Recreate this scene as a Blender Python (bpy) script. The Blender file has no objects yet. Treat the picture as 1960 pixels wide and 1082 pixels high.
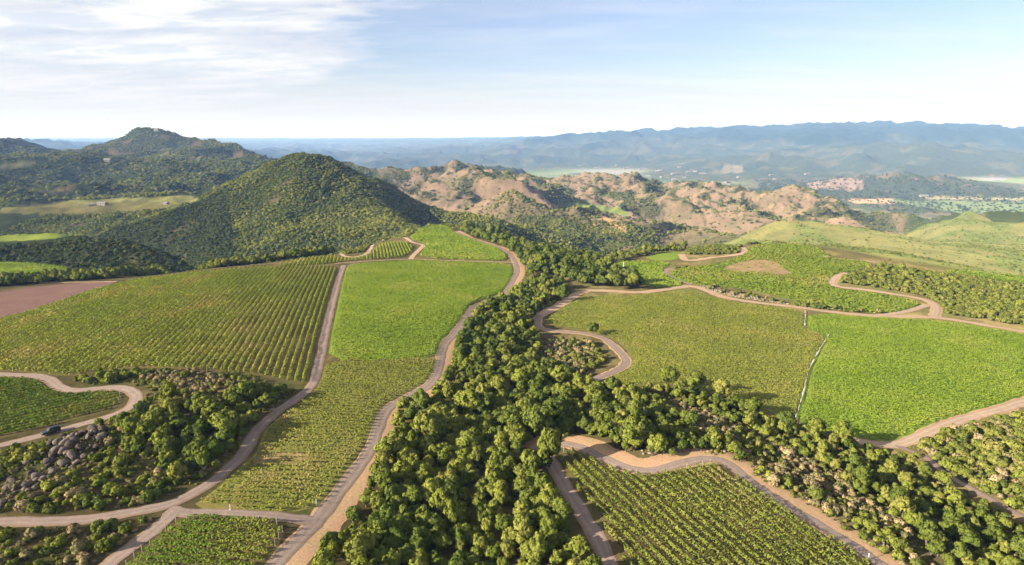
import bpy, math, random
import numpy as np
from mathutils import Vector
from mathutils.geometry import delaunay_2d_cdt

rng = np.random.default_rng(7)
random.seed(7)
scene = bpy.context.scene
COL = scene.collection
R = math.radians

# ------------------------------------------------------------------ camera, sky, sun, exposure
W0, H0, FPX = 1960.0, 1082.0, 1210.0          # photograph size, focal length in its pixels
PITCH = R(13.0)
CAMZ = 80.0                                    # drone height above the near vineyards
cam_d = bpy.data.cameras.new('camera')
cam = bpy.data.objects.new('camera', cam_d)
COL.objects.link(cam)
cam.location = (0, 0, CAMZ)
cam.rotation_euler = (R(90) - PITCH, 0, 0)
cam_d.sensor_width = 36.0
cam_d.lens = 36.0 * FPX / W0
cam_d.clip_start = 1.0
cam_d.clip_end = 120000.0
scene.camera = cam

SUN_EL, SUN_AZ = R(22.0), R(-116.0)            # azimuth from +Y towards +X: the sun stands to the left, a little behind the camera
world = bpy.data.worlds.new('World')
scene.world = world
world.use_nodes = True
SKY_STRENGTH = 0.0505
scene.view_settings.view_transform = 'Standard'
scene.view_settings.look = 'None'
scene.view_settings.exposure = 1.95
scene.view_settings.gamma = 1.0
scene.cycles.use_denoising = True
scene.cycles.max_bounces = 6
scene.cycles.diffuse_bounces = 3
scene.cycles.transmission_bounces = 4
scene.cycles.transparent_max_bounces = 4
scene.cycles.volume_bounces = 0


def build_world():
    nt = world.node_tree
    N, L = nt.nodes, nt.links
    N.clear()
    out = N.new('ShaderNodeOutputWorld')
    bg = N.new('ShaderNodeBackground')
    bg.inputs['Strength'].default_value = SKY_STRENGTH
    sky = N.new('ShaderNodeTexSky')
    sky.sky_type = 'NISHITA'
    sky.sun_disc = False
    sky.sun_elevation = SUN_EL
    sky.sun_rotation = SUN_AZ
    sky.altitude = 300
    sky.air_density = 1.15
    sky.dust_density = 0.6
    sky.ozone_density = 2.2
    tc = N.new('ShaderNodeTexCoord')
    sep = N.new('ShaderNodeSeparateXYZ')
    L.new(tc.outputs['Generated'], sep.inputs[0])

    def M(op, a, b=None, c=None):
        m = N.new('ShaderNodeMath')
        m.operation = op
        for i, v in enumerate((a, b, c)):
            if v is None:
                continue
            if isinstance(v, (int, float)):
                m.inputs[i].default_value = v
            else:
                L.new(v, m.inputs[i])
        return m.outputs[0]

    def S(x, lo, hi):
        m = N.new('ShaderNodeMapRange')
        m.interpolation_type = 'SMOOTHSTEP'
        L.new(x, m.inputs['Value'])
        m.inputs['From Min'].default_value = lo
        m.inputs['From Max'].default_value = hi
        return m.outputs[0]

    zc = M('MAXIMUM', sep.outputs['Z'], 0.0)
    den = M('ADD', zc, 0.10)
    px = M('DIVIDE', sep.outputs['X'], den)
    py = M('DIVIDE', sep.outputs['Y'], den)
    cmb = N.new('ShaderNodeCombineXYZ')
    L.new(px, cmb.inputs[0])
    L.new(py, cmb.inputs[1])

    def noise(scale, detail, rough, sx=1.0, sy=1.0, off=0.0, rz=0.0, dist=0.0):
        mp = N.new('ShaderNodeMapping')
        L.new(cmb.outputs[0], mp.inputs[0])
        mp.inputs['Scale'].default_value = (sx, sy, 1)
        mp.inputs['Location'].default_value = (off, off * 0.7, 0)
        mp.inputs['Rotation'].default_value = (0, 0, rz)
        n = N.new('ShaderNodeTexNoise')
        n.inputs['Scale'].default_value = scale
        n.inputs['Detail'].default_value = detail
        n.inputs['Roughness'].default_value = rough
        n.inputs['Distortion'].default_value = dist
        L.new(mp.outputs[0], n.inputs['Vector'])
        return n.outputs['Fac']

    big = noise(0.9, 3, 0.5, 1, 1, 3.1)
    fil = noise(2.2, 7, 0.62, 1.0, 1.9, 1.3, R(28), 0.5)
    veil = noise(1.1, 6, 0.6, 0.5, 1.7, 8.2, R(12), 0.3)
    # a bank of high cloud lying over the west (left) of the sky, its frayed edge running obliquely
    s = M('ADD', px, M('MULTIPLY', M('SUBTRACT', py, 3.55), 0.62))
    s = M('ADD', s, 0.52)
    s = M('ADD', s, M('MULTIPLY', M('SUBTRACT', big, 0.5), 2.2))
    s = M('ADD', s, M('MULTIPLY', M('SUBTRACT', fil, 0.5), 1.6))
    bank = M('SUBTRACT', 1.0, S(s, -0.42, 0.22))
    dens = M('ADD', 0.55, M('MULTIPLY', S(fil, 0.38, 0.56), 0.45))
    bank = M('MULTIPLY', bank, dens)
    thin = M('MULTIPLY', S(veil, 0.40, 0.66), 0.75)
    low = M('SUBTRACT', 1.0, S(sep.outputs['Z'], 0.005, 0.125))
    thin = M('MULTIPLY', thin, M('ADD', 0.35, low))
    lowhaze = M('MULTIPLY', low, 0.75)
    cover = M('MAXIMUM', bank, M('MAXIMUM', thin, lowhaze))
    cover = M('MINIMUM', M('ADD', cover, 0.05), 1.0)
    shade = noise(1.6, 5, 0.55, 0.6, 1.5, 5.0, R(20))
    cr = N.new('ShaderNodeMixRGB')
    L.new(S(shade, 0.35, 0.62), cr.inputs[0])
    cr.inputs[1].default_value = (3.9, 4.05, 4.45, 1)
    cr.inputs[2].default_value = (5.1, 5.05, 5.0, 1)
    warm = N.new('ShaderNodeMixRGB')            # thick air near the horizon is warmer and duller than the high cloud
    L.new(low, warm.inputs[0])
    L.new(cr.outputs[0], warm.inputs[1])
    warm.inputs[2].default_value = (4.1, 3.95, 4.0, 1)
    tint = N.new('ShaderNodeMixRGB')
    tint.blend_type = 'MULTIPLY'
    tint.inputs[0].default_value = 1.0
    L.new(sky.outputs[0], tint.inputs[1])
    tint.inputs[2].default_value = (0.80, 0.75, 0.88, 1)
    mix = N.new('ShaderNodeMixRGB')
    L.new(cover, mix.inputs[0])
    L.new(tint.outputs[0], mix.inputs[1])
    L.new(warm.outputs[0], mix.inputs[2])
    L.new(mix.outputs[0], bg.inputs['Color'])
    L.new(bg.outputs[0], out.inputs[0])


build_world()

sun_d = bpy.data.lights.new('sun', 'SUN')
sun = bpy.data.objects.new('sun', sun_d)
COL.objects.link(sun)
sun_d.energy = 5.0
sun_d.angle = R(0.5)
sun_d.color = (1.0, 0.89, 0.72)
_to_sun = Vector((math.sin(SUN_AZ) * math.cos(SUN_EL), math.cos(SUN_AZ) * math.cos(SUN_EL), math.sin(SUN_EL)))
sun.rotation_euler = (-_to_sun).to_track_quat('-Z', 'Y').to_euler()
sun.location = _to_sun * 300

# ------------------------------------------------------------------ helpers: projection, noise
CPI, SPI = math.cos(PITCH), math.sin(PITCH)


def ray_dir(u, v):
    """camera ray through photograph pixel(s): direction with forward component along +Y"""
    u = np.asarray(u, float)
    v = np.asarray(v, float)
    a = (u - W0 / 2) / FPX
    b = (H0 / 2 - v) / FPX
    return np.stack([a, CPI + SPI * b, -SPI + CPI * b], -1)


def pix(x, y, z):
    """world points -> photograph pixels"""
    z = np.asarray(z) - CAMZ
    d = y * CPI - z * SPI
    b = (y * SPI + z * CPI) / d
    return W0 / 2 + FPX * x / d, H0 / 2 - FPX * b


_perm = rng.permutation(512)
_perm = np.concatenate([_perm, _perm])
_g = np.stack([np.cos(np.arange(512) * 2 * np.pi / 512 * 37), np.sin(np.arange(512) * 2 * np.pi / 512 * 37)], -1)


def perlin(x, y):
    xi = np.floor(x).astype(int)
    yi = np.floor(y).astype(int)
    xf, yf = x - xi, y - yi
    u = xf * xf * xf * (xf * (xf * 6 - 15) + 10)
    v = yf * yf * yf * (yf * (yf * 6 - 15) + 10)

    def g(ix, iy, dx, dy):
        h = _perm[(_perm[ix & 511] + iy) & 511]
        gg = _g[h]
        return gg[..., 0] * dx + gg[..., 1] * dy
    n00 = g(xi, yi, xf, yf)
    n10 = g(xi + 1, yi, xf - 1, yf)
    n01 = g(xi, yi + 1, xf, yf - 1)
    n11 = g(xi + 1, yi + 1, xf - 1, yf - 1)
    return ((n00 * (1 - u) + n10 * u) * (1 - v) + (n01 * (1 - u) + n11 * u) * v) * 1.5


def fbm(x, y, wl, octs=4, gain=0.5, ox=0.0):
    x = np.asarray(x, float) / wl + ox
    y = np.asarray(y, float) / wl + ox * 1.7
    a, s, t = 1.0, 0.0, 0.0
    for _ in range(octs):
        s = s + a * perlin(x, y)
        t += a
        a *= gain
        x, y = x * 2.03 + 17.3, y * 2.03 - 9.1
    return s / t


def ridged(x, y, wl, octs=4, ox=0.0):
    x = np.asarray(x, float) / wl + ox
    y = np.asarray(y, float) / wl + ox * 1.3
    a, s, t = 1.0, 0.0, 0.0
    for _ in range(octs):
        s = s + a * (1 - 2 * np.abs(perlin(x, y)))
        t += a
        a *= 0.48
        x, y = x * 2.07 + 5.3, y * 2.07 + 11.9
    return s / t - 0.45


def smooth(x, a, b):
    t = np.clip((x - a) / (b - a), 0, 1)
    return t * t * (3 - 2 * t)


def inpoly(px, py, poly):
    px = np.asarray(px)
    py = np.asarray(py)
    c = np.zeros(px.shape, bool)
    n = len(poly)
    j = n - 1
    for i in range(n):
        xi, yi = poly[i]
        xj, yj = poly[j]
        if yi != yj:
            c ^= ((yi > py) != (yj > py)) & (px < (xj - xi) * (py - yi) / (yj - yi) + xi)
        j = i
    return c


# ------------------------------------------------------------------ terrain: one height field through surveyed points
CT = []                                         # x, y, z relative to the camera height


def cz(u, v, z):
    d = ray_dir(u, v)
    CT.append(d * (z / d[2]))


def cy(u, v, Y):
    d = ray_dir(u, v)
    CT.append(d * (Y / d[1]))


def ch(u, Y, z):
    CT.append(np.array([(u - W0 / 2) / FPX * Y / CPI, Y, z]))


for a in [
    (-300, 1000, -74), (0, 1000, -74), (250, 1000, -75), (500, 1000, -76), (700, 1000, -79), (900, 1000, -82), (1120, 1000, -79), (1300, 1000, -78), (1600, 1020, -79), (1800, 1000, -84), (1960, 1000, -86), (2300, 1000, -86),
    (0, 850, -76), (100, 830, -76), (300, 830, -74), (470, 860, -76), (720, 830, -77), (900, 820, -81), (1050, 850, -79), (1250, 905, -78), (1400, 880, -78), (1600, 900, -83), (1800, 900, -86), (1960, 900, -86), (-400, 850, -77),
    (0, 715, -77), (130, 722, -76), (350, 708, -73.5), (590, 745, -76), (840, 720, -78), (950, 700, -83), (1110, 730, -80), (1300, 740, -82), (1520, 810, -85.5), (1700, 850, -88), (1960, 770, -90), (2400, 770, -92),
    (0, 612, -80), (235, 580, -77.5), (500, 600, -74.5), (640, 570, -75.5), (800, 600, -76), (900, 590, -78), (970, 580, -83), (1040, 620, -83), (1200, 620, -84), (1400, 650, -87), (1600, 640, -89), (1800, 640, -92), (1960, 640, -94), (-400, 620, -82), (2400, 640, -96),
    (0, 560, -86), (215, 538, -83), (400, 513, -82), (560, 495, -83), (650, 508, -81), (800, 500, -82), (980, 500, -85), (1110, 555, -86), (1230, 561, -87), (1380, 570, -89), (1600, 598, -91.5), (1800, 606, -94), (1960, 632, -95),
    (850, 431, -92), (800, 440, -91), (743, 457, -88), (632, 487, -84.5), (870, 445, -91), (960, 475, -88), (770, 455, -88), (815, 468, -87),
    (1430, 470, -92), (1300, 490, -91), (1560, 470, -93), (1690, 503, -97), (1180, 508, -91), (1592, 545, -93.5), (1790, 585, -95.5), (1900, 590, -97), (1440, 510, -90), (1240, 492, -92),
    (1800, 520, -100), (1960, 545, -102),
    (50, 520, -92), (50, 502, -98), (200, 525, -92),
]:
    cz(*a)
for x in range(-160, 161, 80):
    CT.append(np.array([x, 30.0, -77.0]))
    CT.append(np.array([x * 1.2, 65.0, -78.0]))
for a in [
    # flat-topped hill at the left and the gorge behind it
    (100, 456, 585), (160, 449, 590), (0, 462, 585), (250, 460, 580), (330, 487, 560), (365, 512, 535), (60, 499, 525), (200, 514, 512), (300, 521, 500), (0, 459, 640), (140, 446, 650), (-300, 460, 600),
    # the big green cone
    (580, 291, 1000), (545, 297, 985), (620, 295, 1005), (500, 322, 960), (440, 352, 920), (395, 385, 880), (362, 430, 830), (350, 470, 780), (650, 310, 1010), (700, 337, 1030), (760, 366, 1050), (800, 388, 1040), (850, 402, 1000), (900, 412, 950), (930, 432, 900),
    (400, 495, 680), (500, 490, 690), (620, 475, 700), (720, 455, 720), (800, 432, 760),
    (580, 380, 850), (600, 430, 770), (547, 368, 865), (520, 425, 765), (492, 470, 700), (464, 400, 850), (470, 440, 800), (474, 482, 735), (425, 430, 775), (420, 470, 715), (560, 440, 790), (500, 360, 905), (680, 390, 860), (700, 430, 780), (780, 412, 850), (640, 350, 930), (640, 430, 790),
    # dark slope and the farmed shelf behind the gorge
    (0, 405, 980), (150, 412, 960), (260, 405, 950), (370, 391, 980), (140, 383, 1150), (250, 379, 1150), (370, 374, 1150), (0, 398, 1060), (50, 445, 870), (200, 440, 850), (300, 440, 810), (-300, 400, 1000), (-300, 440, 870),
    (0, 372, 1200), (100, 355, 1350), (250, 352, 1400), (400, 342, 1400), (0, 312, 1700), (60, 300, 1750), (130, 292, 1750), (200, 305, 1700), (300, 322, 1800), (480, 312, 1700), (400, 318, 1750), (-300, 300, 1800),
    (300, 248, 2600), (325, 252, 2600), (270, 253, 2600), (240, 262, 2600), (200, 272, 2550), (170, 283, 2500), (355, 266, 2600), (390, 277, 2600), (425, 273, 2550), (460, 288, 2500), (515, 298, 2500), (300, 300, 2150), (420, 300, 2150), (350, 285, 2350), (220, 292, 2250),
    (0, 274, 2200), (40, 290, 2200), (-100, 255, 2200), (-400, 250, 2300),
    (30, 279, 9000), (80, 274, 9000), (140, 280, 9000), (230, 285, 9000), (-400, 275, 9000), (0, 300, 6500), (300, 300, 6500),
    # tawny hills
    (720, 332, 2300), (690, 345, 2000), (780, 337, 2200), (840, 330, 2100), (880, 346, 2100), (930, 322, 2450), (985, 346, 2300), (930, 317, 3600), (880, 331, 3500), (1000, 341, 3500),
    (1060, 342, 2200), (1100, 347, 2100), (1200, 344, 2200), (1300, 352, 2100), (1350, 362, 2000), (1400, 376, 1950), (1440, 372, 2000), (1480, 364, 2000), (1560, 372, 1900), (1620, 397, 1850), (1670, 426, 1800),
    (820, 366, 1600), (900, 380, 1500), (930, 388, 1350), (1000, 371, 1250), (965, 386, 1230), (1050, 402, 1200), (1090, 432, 1150), (1000, 430, 1050), (1080, 470, 950), (940, 432, 1000),
    (1130, 397, 1600), (1200, 409, 1500), (1100, 386, 1700), (1160, 416, 1200), (1190, 432, 1150), (1220, 480, 1000), (1130, 452, 1050), (1260, 432, 1300), (1350, 442, 1250), (1300, 470, 1100), (1400, 450, 1200), (1450, 428, 1450), (1390, 410, 1600), (1520, 410, 1550), (1600, 418, 1600),
    (1060, 365, 1900), (1250, 385, 1750), (1330, 385, 1750),
    # olive hills to the right
    (1400, 455, 800), (1450, 436, 900), (1520, 429, 950), (1620, 431, 950), (1700, 446, 900), (1750, 456, 900), (1450, 465, 730), (1600, 470, 720), (1800, 500, 650), (1900, 512, 650), (1960, 522, 640), (1700, 480, 720), (2400, 530, 650),
    (1760, 442, 1300), (1830, 421, 1400), (1900, 415, 1500), (1960, 426, 1450), (1850, 452, 1200), (1960, 470, 1050), (1750, 462, 1100), (2400, 430, 1400),
    # valley foothills and the long range
    (1700, 390, 3150), (1770, 389, 2980), (1830, 397, 2950), (1700, 343, 4000), (1600, 347, 4000), (1550, 357, 3800), (1850, 350, 4000), (1920, 366, 3900), (1700, 376, 3300), (1900, 378, 3280), (1560, 376, 3350),
    (1740, 280, 6500), (1900, 287, 6300), (1600, 297, 6500), (1500, 303, 6500), (1700, 330, 5300), (1500, 326, 5500), (1350, 325, 5800), (1900, 330, 5300),
    (1740, 240, 9000), (1700, 241, 9000), (1650, 247, 9000), (1540, 250, 9000), (1450, 262, 9000), (1380, 266, 9000), (1300, 265, 9500), (1240, 263, 9500), (1130, 268, 10000), (1000, 277, 10500), (850, 281, 12000), (700, 289, 12000), (1960, 250, 8800), (1850, 244, 9000), (2400, 262, 8800), (1800, 240, 9000), (1900, 247, 8900),
    (1200, 320, 6500), (1000, 306, 8000), (800, 303, 9000), (1200, 300, 7500), (1350, 300, 7500),
    (1090, 257, 16000), (1040, 263, 16000), (900, 266, 18000), (600, 272, 18000), (1140, 261, 16000), (300, 272, 18000),
]:
    cy(*a)
for a in [
    (450, 480, -118), (450, 590, -165), (300, 640, -170), (560, 560, -125), (620, 600, -138), (700, 650, -128), (100, 760, -150), (300, 740, -175), (-300, 760, -150),
    (850, 770, -125), (850, 900, -185), (950, 700, -112), (1000, 640, -103), (1060, 560, -100), (1130, 620, -118), (1000, 850, -205), (1100, 850, -225), (1250, 850, -225), (1180, 720, -165), (1350, 900, -220), (1300, 650, -120), (1420, 650, -112),
    (580, 1300, -200), (450, 1250, -195), (700, 1350, -230), (800, 1300, -240), (900, 1150, -220),
    (100, 2000, -110), (200, 2000, -90), (300, 3300, -170), (450, 3300, -260), (0, 2900, -150), (-400, 3000, -200),
    (1000, 2900, -330), (1200, 2900, -335), (1500, 2600, -335), (800, 2900, -330), (1700, 2250, -325), (1850, 2100, -315), (1600, 1350, -260), (1960, 2100, -315), (1700, 1600, -280), (2400, 2100, -315),
    (600, 2600, -290), (600, 3600, -320), (300, 4800, -310), (1150, 1350, -215), (1300, 1450, -235), (1600, 800, -135), (1500, 760, -132), (1850, 850, -150), (1700, 4700, -318), (1850, 4700, -318), (1740, 7700, -120), (1900, 7600, -130), (1500, 7700, -140),
]:
    ch(*a)
for u in range(-600, 2601, 200):
    ch(u, 26000, -60)
    if u > 550:
        for Y in (3300, 4100, 4800):
            if u < 1500 or Y < 3500:
                ch(u, Y, -332)

CT = np.array(CT)
_ca = np.arctan2(CT[:, 0], CT[:, 1])
_cl = np.log(np.hypot(CT[:, 0], CT[:, 1]))


def relief(X, Y, Z):
    """gullies, spurs and small unevenness laid over the surveyed form (Z relative to the camera)"""
    r = np.hypot(X, Y)
    wx = X + 40 * fbm(X, Y, 260, 3, 0.5, 5.5) * smooth(r, 600, 900)
    wy = Y + 40 * fbm(X, Y, 260, 3, 0.5, 9.5) * smooth(r, 600, 900)
    n1 = ridged(wx, wy, 185, 4) * (15 + 24 * smooth(X / Y, -0.16, -0.04) * smooth(r, 1000, 1300)) * smooth(r, 690, 860) * (1 - smooth(r, 3500, 6000))
    n2 = ridged(wx, wy, 480, 4, 4.2) * 62 * smooth(r, 1050, 1600)
    n3 = ridged(X, Y, 1500, 5, 8.8) * 130 * smooth(r, 4800, 7000) * (1 - smooth(r, 13000, 16000) * 0.6)
    n0 = fbm(X, Y, 60, 4) * (0.7 + 3.0 * smooth(r, 420, 700))
    ol = smooth(X, 260, 420) * smooth(r, 500, 700) * (1 - smooth(r, 1550, 1750))   # the olive hills are smoother
    mesa = (X < -150) * (1 - smooth(r, 640, 760))
    flat = smooth(Z, -326, -290)                # the valley floor stays flat
    return (n1 * (1 - 0.75 * ol) + n2 * (1 - 0.8 * ol) + n3) * flat + n0 * (1 - 0.5 * mesa)


_cz = CT[:, 2] - relief(CT[:, 0], CT[:, 1], CT[:, 2])


def rbf_fit():
    n = len(_ca)
    d2 = (_ca[:, None] - _ca[None]) ** 2 + (_cl[:, None] - _cl[None]) ** 2
    K = np.sqrt(d2 + 0.026 ** 2)
    K -= np.eye(n) * 0.006
    P = np.stack([np.ones(n), _ca, _cl], 1)
    A = np.zeros((n + 3, n + 3))
    A[:n, :n] = K
    A[:n, n:] = P
    A[n:, :n] = P.T
    return np.linalg.solve(A, np.concatenate([_cz, np.zeros(3)]))


_w = rbf_fit()
NA, NR = 920, 720
AMAX, RMIN, RMAX = R(62), 30.0, 27000.0
ga = np.linspace(-AMAX, AMAX, NA)
gl = np.linspace(math.log(RMIN), math.log(RMAX), NR)
A2, L2 = np.meshgrid(ga, gl, indexing='ij')
GX, GY = np.exp(L2) * np.sin(A2), np.exp(L2) * np.cos(A2)


def rbf_eval(a, l):
    out = np.empty(a.size, np.float32)
    a, l = a.ravel().astype(np.float32), l.ravel().astype(np.float32)
    c1, c2, w = _ca.astype(np.float32), _cl.astype(np.float32), _w[:-3].astype(np.float64)
    for i in range(0, a.size, 20000):
        s = slice(i, i + 20000)
        K = np.sqrt((a[s, None] - c1) ** 2 + (l[s, None] - c2) ** 2 + np.float32(0.026 ** 2))
        out[s] = K.astype(np.float64) @ w + _w[-3] + _w[-2] * a[s] + _w[-1] * l[s]
    return out


_half = rbf_eval(A2[::2, ::2], L2[::2, ::2]).reshape(A2[::2, ::2].shape).astype(float)


def _up(h, na, nr):
    ia = np.clip(np.arange(na) / 2, 0, h.shape[0] - 1.001)
    a0 = ia.astype(int)
    fa = (ia - a0)[:, None]
    h = h[a0] * (1 - fa) + h[np.minimum(a0 + 1, h.shape[0] - 1)] * fa
    ir = np.clip(np.arange(nr) / 2, 0, h.shape[1] - 1.001)
    r0 = ir.astype(int)
    fr = (ir - r0)[None]
    return h[:, r0] * (1 - fr) + h[:, np.minimum(r0 + 1, h.shape[1] - 1)] * fr


GZ = _up(_half, NA, NR)
GR = np.exp(L2)
_b = GZ.copy()                                  # light blur to take the creases out of the interpolation
for _ in range(3):
    _b[1:-1, 1:-1] = (_b[1:-1, 1:-1] * 2 + _b[:-2, 1:-1] + _b[2:, 1:-1] + _b[1:-1, :-2] + _b[1:-1, 2:]) / 6
GZ = _b
GZ = GZ + relief(GX, GY, GZ)
GZ = GZ + CAMZ


def gz(x, y):
    """height of the ground mesh at world x, y"""
    x = np.asarray(x, float)
    y = np.asarray(y, float)
    fa = (np.arctan2(x, y) + AMAX) / (2 * AMAX) * (NA - 1)
    fr = (np.log(np.maximum(np.hypot(x, y), RMIN)) - gl[0]) / (gl[-1] - gl[0]) * (NR - 1)
    fa = np.clip(fa, 0, NA - 1.001)
    fr = np.clip(fr, 0, NR - 1.001)
    a0, r0 = fa.astype(int), fr.astype(int)
    ta, tr = fa - a0, fr - r0
    return (GZ[a0, r0] * (1 - ta) * (1 - tr) + GZ[a0 + 1, r0] * ta * (1 - tr) + GZ[a0, r0 + 1] * (1 - ta) * tr + GZ[a0 + 1, r0 + 1] * ta * tr)


def cast(pts, rmax=900.0, rmin=70.0):
    """photograph pixels -> world x, y on the ground; where a ray grazes over a crest, its closest approach"""
    out = []
    ts = np.exp(np.linspace(math.log(rmin), math.log(rmax), 900))
    for u, v in pts:
        d = ray_dir(u, v)
        x, y, z = d[0] * ts, d[1] * ts, CAMZ + d[2] * ts
        g = z - gz(x, y)
        k = np.argmax(g < 0)
        if g[k] < 0 and k > 0:
            f = g[k - 1] / (g[k - 1] - g[k])
            t = ts[k - 1] + (ts[k] - ts[k - 1]) * f
        else:
            t = ts[np.argmin(g)]
        out.append((d[0] * t, d[1] * t))
    return np.array(out)


def densify(P, step, closed=False):
    P = np.asarray(P, float)
    if closed:
        P = np.vstack([P, P[:1]])
    o = []
    for a, b in zip(P[:-1], P[1:]):
        n = max(1, int(np.ceil(np.hypot(*(b - a)) / step)))
        for i in range(n):
            o.append(a + (b - a) * i / n)
    if not closed:
        o.append(P[-1])
    return np.array(o)


def chaikin(P, n=2, closed=False):
    P = np.asarray(P, float)
    for _ in range(n):
        if closed:
            Q = np.roll(P, -1, 0)
            P = np.stack([P * .75 + Q * .25, P * .25 + Q * .75], 1).reshape(-1, 2)
        else:
            q = np.stack([P[:-1] * .75 + P[1:] * .25, P[:-1] * .25 + P[1:] * .75], 1).reshape(-1, 2)
            P = np.vstack([P[:1], q, P[-1:]])
    return P


# ------------------------------------------------------------------ mesh and object helpers
def new_mesh(name, V, F, mat=None, smooth_shade=True, colors=None, uv=None):
    """V (n,3), F (m,k) arrays of equal-sized faces"""
    V = np.asarray(V, np.float32)
    F = np.asarray(F, np.int32)
    me = bpy.data.meshes.new(name)
    k = F.shape[1]
    me.vertices.add(len(V))
    me.vertices.foreach_set('co', V.ravel())
    me.loops.add(F.size)
    me.loops.foreach_set('vertex_index', F.ravel())
    me.polygons.add(len(F))
    me.polygons.foreach_set('loop_start', np.arange(len(F), dtype=np.int32) * k)
    me.update(calc_edges=True)
    if smooth_shade:
        me.polygons.foreach_set('use_smooth', np.ones(len(F), bool))
    if colors is not None:
        at = me.color_attributes.new('cover', 'FLOAT_COLOR', 'POINT')
        c = np.ones((len(V), 4), np.float32)
        c[:, :3] = colors
        at.data.foreach_set('color', c.ravel())
    if uv is not None:
        l = me.uv_layers.new(name='UVMap')
        l.data.foreach_set('uv', np.asarray(uv, np.float32)[F.ravel()].ravel())
    if mat:
        me.materials.append(mat)
    return me


def link(name, data, parent=None, **props):
    o = bpy.data.objects.new(name, data)
    COL.objects.link(o)
    if parent:
        o.parent = parent
    for k, v in props.items():
        o[k] = v
    return o


def ico(sub=1):
    t = (1 + 5 ** .5) / 2
    V = np.array([(-1, t, 0), (1, t, 0), (-1, -t, 0), (1, -t, 0), (0, -1, t), (0, 1, t), (0, -1, -t), (0, 1, -t), (t, 0, -1), (t, 0, 1), (-t, 0, -1), (-t, 0, 1)], float)
    F = [(0, 11, 5), (0, 5, 1), (0, 1, 7), (0, 7, 10), (0, 10, 11), (1, 5, 9), (5, 11, 4), (11, 10, 2), (10, 7, 6), (7, 1, 8), (3, 9, 4), (3, 4, 2), (3, 2, 6), (3, 6, 8), (3, 8, 9), (4, 9, 5), (2, 4, 11), (6, 2, 10), (8, 6, 7), (9, 8, 1)]
    V /= np.linalg.norm(V[0])
    V = [tuple(v) for v in V]
    for _ in range(sub):
        mid, F2 = {}, []

        def m(a, b):
            k = (min(a, b), max(a, b))
            if k not in mid:
                p = np.array(V[a]) + np.array(V[b])
                V.append(tuple(p / np.linalg.norm(p)))
                mid[k] = len(V) - 1
            return mid[k]
        for a, b, c in F:
            x, y, z = m(a, b), m(b, c), m(c, a)
            F2 += [(a, x, z), (b, y, x), (c, z, y), (x, y, z)]
        F = F2
    return np.array(V), np.array(F)


def leaf_quads(P, Nrm, S, spread=0.9, flat=1.0):
    """leaf-clump faces at points P, facing roughly along Nrm; returns verts, quads, shading normals"""
    n = len(P)
    d = Nrm + rng.normal(0, spread, (n, 3))
    d /= np.linalg.norm(d, axis=1, keepdims=True) + 1e-9
    r = rng.normal(0, 1, (n, 3))
    t = np.cross(d, r)
    t /= np.linalg.norm(t, axis=1, keepdims=True) + 1e-9
    b = np.cross(d, t)
    S = np.asarray(S).reshape(-1, 1)
    sx = S * rng.uniform(0.7, 1.2, (n, 1))
    sy = S * rng.uniform(0.45, 0.9, (n, 1))
    V = np.stack([P - t * sx, P - b * sy + d * sx * .18, P + t * sx, P + b * sy + d * sx * .18], 1).reshape(-1, 3)
    F = np.arange(4 * n).reshape(-1, 4)
    m = Nrm * 0.6 + d * np.sign((d * Nrm).sum(1, keepdims=True)) * 0.55
    m /= np.linalg.norm(m, axis=1, keepdims=True) + 1e-9
    return V, F, np.repeat(m, 4, 0)


def foliage_mesh(name, parts, mat):
    """parts: list of (V, F quads, normals); F may be triangles padded to quads by repeating"""
    V, F, Nn, o = [], [], [], 0
    tri = []
    for v, f, n in parts:
        if f.shape[1] == 3:
            tri.append(f + o)
        else:
            F.append(f + o)
        V.append(v)
        Nn.append(n)
        o += len(v)
    V, Nn = np.vstack(V), np.vstack(Nn)
    me = bpy.data.meshes.new(name)
    me.vertices.add(len(V))
    me.vertices.foreach_set('co', V.astype(np.float32).ravel())
    Q = np.vstack(F) if F else np.zeros((0, 4), int)
    T = np.vstack(tri) if tri else np.zeros((0, 3), int)
    me.loops.add(Q.size + T.size)
    me.loops.foreach_set('vertex_index', np.concatenate([Q.ravel(), T.ravel()]).astype(np.int32))
    me.polygons.add(len(Q) + len(T))
    me.polygons.foreach_set('loop_start', np.concatenate([np.arange(len(Q)) * 4, Q.size + np.arange(len(T)) * 3]).astype(np.int32))
    me.update(calc_edges=True)
    me.polygons.foreach_set('use_smooth', np.ones(len(Q) + len(T), bool))
    me.normals_split_custom_set_from_vertices(Nn.astype(np.float32).tolist())
    if mat:
        me.materials.append(mat)
    return me


# ------------------------------------------------------------------ materials
def mat_base(name):
    m = bpy.data.materials.new(name)
    m.use_nodes = True
    nt = m.node_tree
    nt.nodes.clear()
    out = nt.nodes.new('ShaderNodeOutputMaterial')
    return m, nt, nt.nodes, nt.links, out


def noise_node(N, L, scale, detail=4, rough=0.55, vec=None):
    n = N.new('ShaderNodeTexNoise')
    n.inputs['Scale'].default_value = scale
    n.inputs['Detail'].default_value = detail
    n.inputs['Roughness'].default_value = rough
    if vec is not None:
        L.new(vec, n.inputs['Vector'])
    return n.outputs['Fac']


def ramp(N, L, fac, stops):
    r = N.new('ShaderNodeValToRGB')
    e = r.color_ramp.elements
    while len(e) < len(stops):
        e.new(0.5)
    for i, (p, c) in enumerate(stops):
        e[i].position = p
        e[i].color = (*c, 1) if len(c) == 3 else c
    L.new(fac, r.inputs[0])
    return r.outputs[0]


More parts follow.
